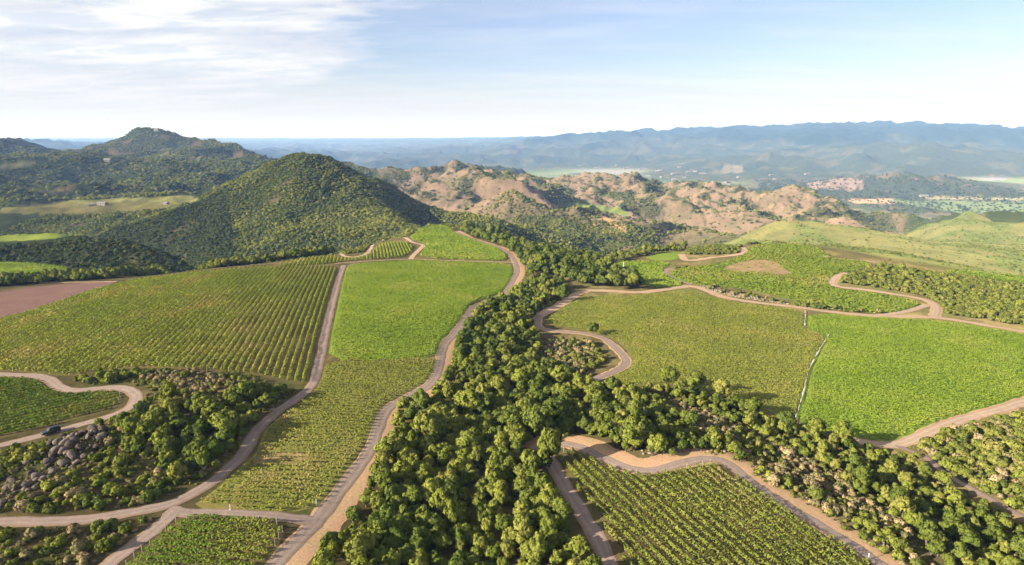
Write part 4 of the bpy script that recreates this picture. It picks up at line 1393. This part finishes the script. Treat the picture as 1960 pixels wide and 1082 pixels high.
for x, y, r, kind, tone, reg in CAND:
    z = float(gz(x, y))
    u, v = pix(x, y, z + r * 0.8)
    show = 4 < u < W0 - 4 and v < H0 - 4
    h = r * rng.uniform(0.85, 1.2)
    if kind == 'tree' and show and ntree < 300 and reg in TREE_LABEL:
        lab = TREE_LABEL[reg].format(TONE[tone])
        if reg == 'central wood':
            lab += ' ' + spot(x, y, u, v)
        e = link('oak_tree', None, label=lab, category='tree', group=lab)
        e.location = (x, y, z - 0.1)
        e.rotation_euler = (0, 0, rng.uniform(0, 6.28))
        e.scale = (r * rng.uniform(.86, 1.14), r * rng.uniform(.86, 1.14), h * rng.uniform(.85, 1.3))
        link('trunk', TRUNK, e)
        link('crown', CROWN[tone][rng.integers(0, 7)], e)
        ntree += 1
    elif kind == 'shrub' and show and nshrub < 300 and reg in SHRUB_LABEL:
        lab = SHRUB_LABEL[reg].format(TONE[tone])
        if reg == 'dry band':
            lab += ', ' + ('its lower end' if u > 1600 else 'its middle' if u > 1460 else 'its upper end')
        o = link('shrub', SHRUB[tone][rng.integers(0, 4)], label=lab, category='shrub', group=lab)
        o.location = (x, y, z - 0.1)
        o.rotation_euler = (0, 0, rng.uniform(0, 6.28))
        o.scale = (r, r, h)
        nshrub += 1
    else:
        if not (-250 < u < W0 + 250 and v < H0 + 260):
            continue
        MASS.setdefault((kind, tone), []).append((x, y, z - 0.1, r, h))
for (kind, tone), rows in MASS.items():
    A = np.array(rows)
    ms = CROWN[tone] if kind == 'tree' else SHRUB[tone]
    stuff_instances('woodland' if kind == 'tree' else 'brush', ('rest of the ' + TONE[tone] + (' trees of the wood' if kind == 'tree' else ' brush on the slopes')), A[:, :3], A[:, [3, 3, 4]], ms)

# ------------------------------------------------------------------ vegetation of the hills
def hill(name, label, x0, x1, y0, y1, sp, rad, meshes, test, hh=(0.8, 1.2)):
    X, Y = jitter(x0, x1, y0, y1, sp)
    r = np.hypot(X, Y)
    az_ = np.degrees(np.arctan2(X, Y))
    k = (np.abs(az_) < 46)
    X, Y, r, az_ = X[k], Y[k], r[k], az_[k]
    Z = gz(X, Y)
    k = test(X, Y, Z, r, az_) & seen(X, Y)
    for f in FIELDS.values():
        k &= ~inpoly(X, Y, f)
    X, Y, Z = X[k], Y[k], Z[k]
    s = rng.uniform(rad[0], rad[1], len(X)) * (0.75 + 0.6 * rng.uniform(0, 1, len(X)) ** 3)
    h = s * rng.uniform(hh[0], hh[1], len(X))
    stuff_instances(name, label, np.column_stack([X, Y, Z - 0.25 * s]), np.column_stack([s, s, h]), meshes)
    return len(X)


def keepout(X, Y, Z):
    u, v = pix(X, Y, Z)
    k = np.zeros(X.shape, bool)
    for poly, a, b in [([(0, 398), (140, 383), (260, 378), (380, 373), (378, 388), (300, 402), (150, 412), (0, 408)], 900, 1250), ([(-60, 446), (0, 446), (150, 438), (170, 452), (90, 466), (-60, 476)], 530, 730), ([(0, 316), (60, 306), (105, 303), (60, 318), (0, 330)], 1500, 2000), ([(1060, 392), (1110, 384), (1200, 402), (1205, 414), (1150, 408), (1080, 402)], 1300, 1850)]:
        k |= inpoly(u, v, poly) & (Y > a) & (Y < b)
    return k


HILLSHADED = []  # hill trees with cloud and gorge shadow put into the leaf colour
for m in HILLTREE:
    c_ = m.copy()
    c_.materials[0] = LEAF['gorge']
    HILLSHADED.append(c_)


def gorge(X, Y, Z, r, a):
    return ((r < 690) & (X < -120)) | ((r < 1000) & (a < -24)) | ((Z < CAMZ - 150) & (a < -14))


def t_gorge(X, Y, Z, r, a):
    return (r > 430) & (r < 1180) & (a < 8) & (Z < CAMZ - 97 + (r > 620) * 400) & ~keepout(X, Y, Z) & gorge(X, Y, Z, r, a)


def t_cone(X, Y, Z, r, a):
    bare = fbm(X, Y, 90, 5, 0.55, 2.0)
    return (r > 430) & (r < 1180) & (a < 8 + (r > 700) * 8) & (Z < CAMZ - 97 + (r > 620) * 400) & (rng.uniform(0, 1, X.shape) > smooth(bare, 0.30, 0.44) * 0.8) & ~keepout(X, Y, Z) & ~gorge(X, Y, Z, r, a)


def t_left(X, Y, Z, r, a):
    return (r >= 1180) & (r < 3000) & (a < -8) & (rng.uniform(0, 1, X.shape) > 0.12 + 0.85 * smooth(fbm(X, Y, 90, 5, 0.55, 2.0), 0.16 - 0.14 * smooth(r, 1900, 2300), 0.32 - 0.14 * smooth(r, 1900, 2300))) & ~keepout(X, Y, Z) & ~((a > -12) & (r > 1300))


def t_tawny(X, Y, Z, r, a):
    sh = np.clip(-(gz(X + 15, Y) - gz(X - 15, Y)) / 30 * 1.6, -0.4, 0.6)
    g = 0.5 * fbm(X, Y, 90, 5, 0.55, 2.0) + 0.8 * fbm(X, Y, 320, 5, 0.55, 7.0) + 0.5 * sh
    p = 0.16 + 0.8 * smooth(g, 0.04, 0.19)
    low = 1 - smooth(Z, -190, -120)
    p = np.maximum(p, low * 0.5)
    p = np.where((r < 1330) & (a < 6), 0.93, p)
    return (r > 820) & (r < 2900) & (a > -12) & (a < 33) & ((r > 1000) | (Z < -20)) & ~((a > 14.5) & (r < 1080)) & ~((a > 31) & (r < 1700)) & (rng.uniform(0, 1, X.shape) < p) & ~keepout(X, Y, Z) & ((r > 1180) | (a > 2))


def t_olive(X, Y, Z, r, a):
    g = fbm(X, Y, 90, 5, 0.55, 2.0) + 0.5 * fbm(X, Y, 320, 5, 0.55, 7.0)
    p = 0.07 + 0.5 * smooth(g, -0.02, 0.2)
    return (r > 585) & (((r < 1080) & (a > 15)) | ((r < 1700) & (a > 31.5))) & (rng.uniform(0, 1, X.shape) < p)


def t_valley(X, Y, Z, r, a):
    g = fbm(X, Y, 320, 5, 0.55, 7.0) + 0.5 * perlin(X / 60, Y / 400)
    p = np.where(Z < -245, smooth(g, 0.18, 0.36) * 0.25 + 0.005, 0.45)
    return (r > 2600) & (r < 5200) & (a > -22) & (rng.uniform(0, 1, X.shape) < p)


def t_mtn(X, Y, Z, r, a):
    return (r > 5200) & (r < 10500) & (Z > -225) & (a > -25) & (rng.uniform(0, 1, X.shape) < 0.75)


NP = []
NP.append(hill('woodland', 'oak scrub with shadow put into its leaf colour on the flat topped hill and the gorge behind it', -900, 60, 420, 1180, 3.9, (1.5, 3.0), HILLSHADED, t_gorge, (0.5, 0.9)))
NP.append(hill('woodland', 'chaparral and oaks covering the green cone and its gorge', -700, 260, 420, 1180, 3.7, (1.5, 3.1), HILLTREE, t_cone, (0.5, 0.85)))
NP.append(hill('woodland', 'forest on the far left hills', -2300, -150, 1000, 2950, 8.5, (2.8, 5.4), HILLTREE, t_left, (0.5, 0.85)))
NP.append(hill('woodland', 'dark oaks in the folds of the tawny hills', -560, 1600, 780, 2850, 7.2, (1.8, 4.6), HILLTREE, t_tawny, (0.5, 0.9)))
NP.append(hill('brush', 'low olive brush on the smooth right hills', 100, 1300, 500, 1650, 4.4, (0.8, 1.8), SHRUB['chap'], t_olive, (0.6, 0.9)))
NP.append(hill('woodland', 'trees scattered over the valley floor', -1800, 4200, 2300, 5200, 20, (4, 8.5), FARTREE, t_valley, (0.6, 0.9)))
#NP.append(hill('woodland', 'forest on the long blue range', -4500, 7500, 4500, 10300, 46, (16, 30), FARTREE, t_mtn, (0.5, 0.8)))
print('plants', ntree, nshrub, {k: len(v) for k, v in MASS.items()}, NP, 'rows', NV)

# ------------------------------------------------------------------ rocks
def rock_mat():
    m, nt, N, L, out = mat_base('lichen_rock')
    oi = N.new('ShaderNodeObjectInfo')
    geo = N.new('ShaderNodeNewGeometry')
    c = ramp(N, L, oi.outputs['Random'], [(0.0, (0.034, 0.025, 0.020)), (0.5, (0.062, 0.048, 0.040)), (0.85, (0.095, 0.078, 0.066)), (1.0, (0.13, 0.10, 0.08))])
    f = noise_node(N, L, 2.2, 6, 0.7, geo.outputs['Position'])
    c = mixc(N, L, ramp(N, L, f, [(0.45, (0, 0, 0)), (0.66, (0.6, 0.6, 0.6))]), c, (0.12, 0.112, 0.098))
    b = N.new('ShaderNodeBsdfDiffuse')
    L.new(c, b.inputs[0])
    bp = N.new('ShaderNodeBump')
    bp.inputs['Strength'].default_value = 0.7
    bp.inputs['Distance'].default_value = 0.15
    L.new(f, bp.inputs['Height'])
    L.new(bp.outputs[0], b.inputs['Normal'])
    L.new(b.outputs[0], out.inputs[0])
    return m


M_ROCK = rock_mat()


def boulder_mesh():
    v, f = ico(1)
    d = rng.normal(0, 1, (9, 3))
    d /= np.linalg.norm(d, axis=1, keepdims=True)
    off = rng.uniform(0.5, 0.9, 9)
    k = np.maximum(v @ d.T, 1e-3)
    r = np.minimum(1.0, (off[None] / k).min(1))
    v = v * (r * (1 + 0.10 * rng.normal(0, 1, len(v))))[:, None] * np.array([1.0, 0.8, 0.68])
    return new_mesh('boulder', v, f, M_ROCK, False)


BOULDER = [boulder_mesh() for _ in range(7)]
PALEROCK = []
M_PROCK = flat_mat('pale_rock', (0.18, 0.145, 0.115), 0.9, var=0.35, scale=1.5)
for m in BOULDER[:4]:
    c = m.copy()
    c.materials[0] = M_PROCK
    PALEROCK.append(c)
rk = []
for pts, sp, rad, lab in [
    ([(-30, 940), (20, 905), (60, 882), (100, 888), (118, 905), (70, 938), (0, 978), (-30, 985)], 1.5, (0.35, 1.5), 'weathered grey boulder of the rock pile near the lower road'),
    ([(70, 885), (115, 852), (158, 820), (206, 822), (206, 852), (172, 882), (122, 906)], 1.45, (0.35, 1.7), 'grey lichened boulder of the tall outcrop above the brush'),
    ([(238, 820), (270, 795), (276, 800), (262, 822)], 1.4, (0.4, 0.9), 'small boulder beside the hairpin'),
    ([(262, 885), (300, 868), (372, 842), (376, 852), (300, 888)], 2.2, (0.4, 0.95), 'boulder half hidden among the brush trees'),
    ([(100, 972), (160, 945), (200, 930), (210, 945), (150, 970)], 1.9, (0.4, 0.9), 'low boulder in the shrubs above the lower road'),
    ([(140, 1060), (180, 1030), (250, 1022), (240, 1040), (190, 1072)], 2.2, (0.4, 0.9), 'boulder in the brush below the lower road'),
]:
    P = cast(pts)
    X, Y = jitter(P[:, 0].min(), P[:, 0].max(), P[:, 1].min(), P[:, 1].max(), sp)
    k = inpoly(X, Y, P) & ~on_road(X, Y) & (rng.uniform(0, 1, len(X)) < 0.62)
    for x, y in zip(X[k], Y[k]):
        rk.append((x, y, rng.uniform(*rad) * (0.8 + 0.5 * rng.uniform() ** 3), lab))
OUTC = cast([(140, 858)])[0]
rk.sort(key=lambda a: -a[2])
small = []
nb = 0
for x, y, r, lab in rk:
    z = float(gz(x, y))
    if 'outcrop' in lab:                        # the outcrop stands as a heap
        z += 2.6 * math.exp(-((x - OUTC[0]) ** 2 + (y - OUTC[1]) ** 2) / 60.0)
    u, v = pix(x, y, z + r * .4)
    if 3 < u < W0 - 3 and v < H0 - 3 and nb < 260:
        o = link('boulder', BOULDER[rng.integers(0, 7)], label=lab, category='boulder', group=lab)
        o.location = (x, y, z + r * 0.2)
        o.rotation_euler = tuple(rng.uniform(-0.5, 0.5, 2)) + (rng.uniform(0, 6.28),)
        o.scale = (r, r, r * rng.uniform(0.8, 1.1))
        nb += 1
    else:
        small.append((x, y, z + r * 0.2, r))
if small:
    A = np.array(small)
    stuff_instances('rubble', 'small grey stones between the boulders', A[:, :3], A[:, [3, 3, 3]], BOULDER)
# pale broken stone on the cut banks
A = []
for pts, sp in [([(1340, 549), (1372, 560), (1405, 569), (1460, 577), (1510, 584), (1510, 580), (1460, 571), (1400, 560), (1350, 545)], 1.3), ([(1215, 872), (1280, 872), (1330, 862), (1395, 870), (1390, 862), (1330, 852), (1230, 862)], 1.3), ([(1470, 905), (1500, 920), (1492, 930), (1462, 915)], 1.1), ([(1680, 1020), (1720, 1040), (1712, 1055), (1675, 1040)], 1.1), ([(1520, 588), (1600, 594), (1690, 601), (1690, 598), (1600, 591), (1520, 585)], 2.0)]:
    X, Y = poly_points(pts, sp, 700)
    k = rng.uniform(0, 1, len(X)) < 0.7
    for x, y in zip(X[k], Y[k]):
        r = rng.uniform(0.25, 0.7)
        A.append((x, y, float(gz(x, y)) + 0.15 * r, r))
A = np.array(A)
stuff_instances('rubble', 'pale broken stones on the cut banks of the roads', A[:, :3], A[:, [3, 3, 3]], PALEROCK)

# ------------------------------------------------------------------ the dark off-road car on the gravel road
M_PAINT = flat_mat('black_paint', (0.008, 0.009, 0.013), 0.42, 0.0, 0.1)
M_GLASS = flat_mat('car_glass', (0.02, 0.022, 0.028), 0.06, 0.0, 0.1)
M_TYRE = flat_mat('tyre_rubber', (0.012, 0.012, 0.012), 0.9)
M_RIM = flat_mat('rim_metal', (0.25, 0.25, 0.26), 0.35, 0.8)
M_LAMP = flat_mat('lamp_glass', (0.35, 0.34, 0.32), 0.15)
M_TAIL = flat_mat('tail_lamp_glass', (0.16, 0.012, 0.01), 0.2)
M_WHITE = flat_mat('white_paint', (0.38, 0.37, 0.34), 0.7)


def prism(name, prof, y0, y1, mat, parent, inset=0.0, bevel=0.04):
    """profile in x, z extruded across y; the top may draw in by inset"""
    zs = [p[1] for p in prof]
    zlo, zhi = min(zs), max(zs)
    V, n = [], len(prof)
    for s, y in ((0, y0), (1, y1)):
        for x, z in prof:
            t = (z - zlo) / (zhi - zlo + 1e-9) * inset
            V.append((x, y + (t if s == 0 else -t), z))
    me = bpy.data.meshes.new(name)
    F = [tuple(range(n)), tuple(range(2 * n - 1, n - 1, -1))] + [(i, n + i, n + (i + 1) % n, (i + 1) % n) for i in range(n)]
    me.from_pydata(V, [], F)
    me.materials.append(mat)
    o = link(name, me, parent)
    if bevel:
        b = o.modifiers.new('bevel', 'BEVEL')
        b.width = bevel
        b.segments = 2
    return o


def lathe_wheel(name, rad, hw, mat, parent, prof=None, n=20):
    prof = prof or [(rad * .62, -hw), (rad * .92, -hw), (rad, -hw * .7), (rad, hw * .7), (rad * .92, hw), (rad * .62, hw)]
    V, F = [], []
    m = len(prof)
    for k in range(n):
        a = 2 * math.pi * k / n
        for r, y in prof:
            V.append((r * math.cos(a), y, r * math.sin(a)))
    for k in range(n):
        for j in range(m):
            a, b = k * m + j, k * m + (j + 1) % m
            c, d = ((k + 1) % n) * m + (j + 1) % m, ((k + 1) % n) * m + j
            F.append((a, b, c, d))
    me = bpy.data.meshes.new(name)
    me.from_pydata(V, [], F)
    me.materials.append(mat)
    return link(name, me, parent)


def build_car():
    P = cast([(88, 833.5), (108, 827.5)])
    d = P[0] - P[1]                             # heading down the road towards the left
    c = P.mean(0)
    e = link('off_road_car', None, label='black boxy off-road car on the gravel road beside the hairpin vineyard', category='car')
    e.location = (c[0], c[1], float(gz(*c)) + 0.12)
    e.rotation_euler = (0, 0, math.atan2(d[1], d[0]))
    e.scale = (0.84, 0.9, 0.92)
    W = 0.95
    prism('body', [(-2.4, 0.45), (-2.42, 0.75), (-2.36, 1.08), (0.62, 1.10), (1.1, 1.08), (2.2, 1.0), (2.38, 0.85), (2.4, 0.5), (2.1, 0.38), (-2.2, 0.38)], -W, W, M_PAINT, e, 0.06, 0.07)
    cab = prism('cabin', [(-2.32, 1.08), (-2.18, 1.78), (-1.9, 1.86), (0.1, 1.86), (0.3, 1.80), (0.95, 1.09)], -W + .05, W - .05, M_PAINT, e, 0.16, 0.05)
    for s in (-1, 1):
        for x0, x1, t0, t1 in ((-2.1, -1.3, -2.03, -1.3), (-1.2, -0.35, -1.2, -0.35), (-0.25, 0.68, -0.25, 0.22)):
            V = [(x0, s * 0.905, 1.16), (x1, s * 0.905, 1.16), (t1, s * 0.785, 1.70), (t0, s * 0.785, 1.70)]
            V += [(x, y - s * 0.02, z) for x, y, z in V]
            me = bpy.data.meshes.new('side_window')
            me.from_pydata(V, [], [(0, 1, 2, 3), (7, 6, 5, 4), (0, 4, 5, 1), (1, 5, 6, 2), (2, 6, 7, 3), (3, 7, 4, 0)])
            me.materials.append(M_GLASS)
            link('side_window', me, cab)
    for nm, X0, Z0, X1, Z1, dx in (('windscreen', 0.91, 1.16, 0.33, 1.79, 0.03), ('rear_window', -2.34, 1.2, -2.23, 1.70, -0.03)):
        V = [(X0 + dx, -0.78, Z0), (X0 + dx, 0.78, Z0), (X1 + dx, 0.68, Z1), (X1 + dx, -0.68, Z1)]
        V += [(x - dx * 1.2, y, z - 0.01) for x, y, z in V]
        me = bpy.data.meshes.new(nm)
        me.from_pydata(V, [], [(0, 1, 2, 3), (7, 6, 5, 4), (0, 4, 5, 1), (1, 5, 6, 2), (2, 6, 7, 3), (3, 7, 4, 0)])
        me.materials.append(M_GLASS)
        link(nm, me, cab)
    for x in (-1.5, 1.5):
        for y in (-0.88, 0.88):
            w = link('wheel', None, e)
            w.location = (x, y, 0.40)
            lathe_wheel('tyre', 0.40, 0.13, M_TYRE, w)
            lathe_wheel('rim', 0.25, 0.10, M_RIM, w, [(0.04, -.08), (0.25, -.10), (0.25, .10), (0.04, .08)], 14)
    prism('bumper', [(2.36, 0.42), (2.52, 0.45), (2.52, 0.62), (2.36, 0.66)], -0.9, 0.9, M_TYRE, e, 0, 0.02)
    prism('bumper', [(-2.52, 0.45), (-2.4, 0.42), (-2.4, 0.66), (-2.52, 0.62)], -0.9, 0.9, M_TYRE, e, 0, 0.02)
    prism('spare_wheel', [(-2.62, 0.8), (-2.42, 0.8), (-2.42, 1.4), (-2.62, 1.4)], -0.32, 0.32, M_TYRE, e, 0, 0.1)
    for s in (-1, 1):
        prism('headlight', [(2.34, 0.74), (2.42, 0.74), (2.42, 0.92), (2.30, 0.92)], s * 0.68 - .13, s * 0.68 + .13, M_LAMP, e, 0, 0.02)
        prism('tail_light', [(-2.44, 0.8), (-2.36, 0.8), (-2.36, 1.02), (-2.42, 1.02)], s * 0.82 - .08, s * 0.82 + .08, M_TAIL, e, 0, 0.01)
        prism('mirror', [(0.55, 1.2), (0.68, 1.2), (0.66, 1.4), (0.56, 1.4)], s * 1.05 - .09, s * 1.05 + .09, M_PAINT, e, 0, 0.02)
    for y in (-0.66, 0.66):
        prism('roof_rail', [(-2.0, 1.86), (0.0, 1.86), (0.0, 1.93), (-2.0, 1.93)], y - .025, y + .025, M_TYRE, e, 0, 0.0)


build_car()

# ------------------------------------------------------------------ posts
def post(u, v, h, r, label, rmax=700):
    p = cast([(u, v)], rmax)[0]
    V, F = tube([(0, 0, -0.3), (0, 0, h * 0.5), (0, 0, h), (0, 0, h + r)], [r, r * .95, r * .9, r * .35], 8)
    e = link('marker_post', None, label=label, category='post')
    e.location = (p[0], p[1], float(gz(*p)))
    link('shaft', new_mesh('shaft', V, F, M_WHITE), e)
    V, F = tube([(0, 0, -0.05), (0, 0, 0.12), (0, 0, 0.16)], [r * 2.6, r * 2.3, r * 1.0], 8)
    link('footing', new_mesh('footing', V, F, M_PALE), e)


post(606, 968, 1.5, 0.09, 'white end post at the corner where the gravel roads meet')
post(441, 976, 1.2, 0.09, 'white end post midway along the cross road')
post(1662, 1072, 1.4, 0.10, 'white end post beside the road near the frame bottom')
post(1193, 524, 7.5, 0.22, 'tall pale pole in front of the small lime field')
#post(115, 810, 1.5, 0.09, 'thin pale stake at the edge of the hairpin vineyard')

# ------------------------------------------------------------------ houses on the shelf, the summit hut and the valley town
M_WALL = flat_mat('pale_wall', (0.15, 0.138, 0.125), 0.8)
M_ROOF = flat_mat('grey_roof', (0.10, 0.088, 0.08), 0.7)
M_RROOF = flat_mat('tile_roof', (0.24, 0.12, 0.08), 0.8)
M_PANE = flat_mat('dark_pane', (0.03, 0.035, 0.045), 0.2)


def house(u, v, w, d, h, rz, label, rmin, rmax, wall=M_WALL, roof=M_ROOF, parts=True, cat='house', nm='farmhouse', group=None):
    p = cast([(u, v)], rmax, rmin)[0]
    e = link(nm, None, label=label, category=cat)
    if group:
        e['group'] = group
    e.location = (p[0], p[1], float(gz(*p)) - 0.5)
    e.rotation_euler = (0, 0, rz)
    w, d = w / 2, d / 2
    rise = d * 0.55
    V = [(x, y, z) for z in (-1.5, h) for x, y in ((-w, -d), (w, -d), (w, d), (-w, d))] + [(-w, 0, h + rise * .96), (w, 0, h + rise * .96)]
    me = bpy.data.meshes.new('wall')
    me.from_pydata(V, [], [(0, 1, 5, 4), (1, 2, 6, 9, 5), (2, 3, 7, 6), (3, 0, 4, 8, 7), (0, 3, 2, 1)])
    me.materials.append(wall)
    link('wall', me, e)
    o_ = 0.6
    V = []
    for dz in (0.05, 0.4):
        V += [(-w - o_, -d - o_, h - o_ * .55 + dz), (w + o_, -d - o_, h - o_ * .55 + dz), (w + o_, 0, h + rise + dz), (-w - o_, 0, h + rise + dz), (w + o_, d + o_, h - o_ * .55 + dz), (-w - o_, d + o_, h - o_ * .55 + dz)]
    me = bpy.data.meshes.new('roof')
    me.from_pydata(V, [], [(6, 7, 8, 9), (9, 8, 10, 11), (3, 2, 1, 0), (5, 4, 2, 3), (0, 1, 7, 6), (4, 5, 11, 10), (1, 2, 8, 7), (2, 4, 10, 8), (5, 3, 9, 11), (3, 0, 6, 9)])
    me.materials.append(roof)
    link('roof', me, e)
    if parts:
        for k in range(max(2, int(w * 2 / 4))):
            x = -w + (k + 0.5) * 2 * w / max(2, int(w * 2 / 4))
            nm_ = 'door' if k == 1 else 'window'
            z0, z1 = (0.5, 2.7) if k == 1 else (1.2, 2.7)
            V = [(x - .6, -d - .08, z0), (x + .6, -d - .08, z0), (x + .6, -d - .08, z1), (x - .6, -d - .08, z1), (x - .6, -d + .05, z0), (x + .6, -d + .05, z0), (x + .6, -d + .05, z1), (x - .6, -d + .05, z1)]
            me = bpy.data.meshes.new(nm_)
            me.from_pydata(V, [], [(0, 1, 2, 3), (7, 6, 5, 4), (0, 4, 5, 1), (1, 5, 6, 2), (2, 6, 7, 3), (3, 7, 4, 0)])
            me.materials.append(M_PANE)
            link(nm_, me, e)


house(196, 392, 14, 7, 3.0, R(-8), 'long pale farmhouse among trees on the farmed shelf', 850, 1300, roof=M_ROOF)
house(176, 394, 8, 5, 2.6, R(20), 'small pale shed left of the long farmhouse', 850, 1300)
house(318, 391, 7, 5, 2.6, R(-15), 'small pale shed at the far end of the shelf field', 850, 1300)
house(206, 309, 14, 9, 5, R(10), 'white house on the forested slope under the peak', 1400, 2300, roof=M_WALL)
house(300, 251, 16, 12, 9, R(5), 'pale hut on the summit of the far left peak', 2200, 2900, roof=M_WALL, cat='hut', nm='summit_hut')
TOWN = [(1196, 324), (1202, 322), (1258, 328), (1264, 327), (1300, 321), (1318, 330), (1330, 329), (1266, 340), (1290, 334), (1225, 325), (1345, 333), (1240, 338), (1352, 352), (1364, 351), (1370, 354), (1392, 350), (1476, 336), (1482, 345), (1415, 340), (1180, 318), (1545, 334), (1110, 318), (1140, 322), (1290, 345), (1310, 341), (1768, 377)]
for k, (u, v) in enumerate(TOWN):
    lab = 'pale building of the valley town beyond the tawny hills' if u < 1560 else 'pale farm building among the valley fields at the right'
    house(u, v, rng.uniform(20, 55), rng.uniform(14, 24), rng.uniform(5, 9), rng.uniform(-0.5, 0.5), lab, 2600, 8500, roof=M_WALL if k % 3 else M_ROOF, parts=False, cat='building', nm='building', group=lab)

# ------------------------------------------------------------------ haze
def build_haze():
    m, nt, N, L, out = mat_base('haze_air')
    pv = N.new('ShaderNodeVolumePrincipled')
    pv.inputs['Color'].default_value = (0.28, 0.49, 1.0, 1)
    pv.inputs['Density'].default_value = 0.000053
    pv.inputs['Absorption Color'].default_value = (1, 1, 1, 1)
    pv.inputs['Anisotropy'].default_value = 0.0
    L.new(pv.outputs[0], out.inputs['Volume'])
    top = max(float(GZ.max()) + 15, CAMZ + 30)
    x0, x1, y0, y1, z0, z1 = -26000, 26000, -600, 28500, -290, top
    V = [(x, y, z) for z in (z0, z1) for y in (y0, y1) for x in (x0, x1)]
    F = [(0, 2, 3, 1), (4, 5, 7, 6), (0, 1, 5, 4), (2, 6, 7, 3), (0, 4, 6, 2), (1, 3, 7, 5)]
    me = new_mesh('haze', V, F, m, False)
    link('haze', me, kind='stuff', label='thin blue haze filling the valley air')


build_haze()
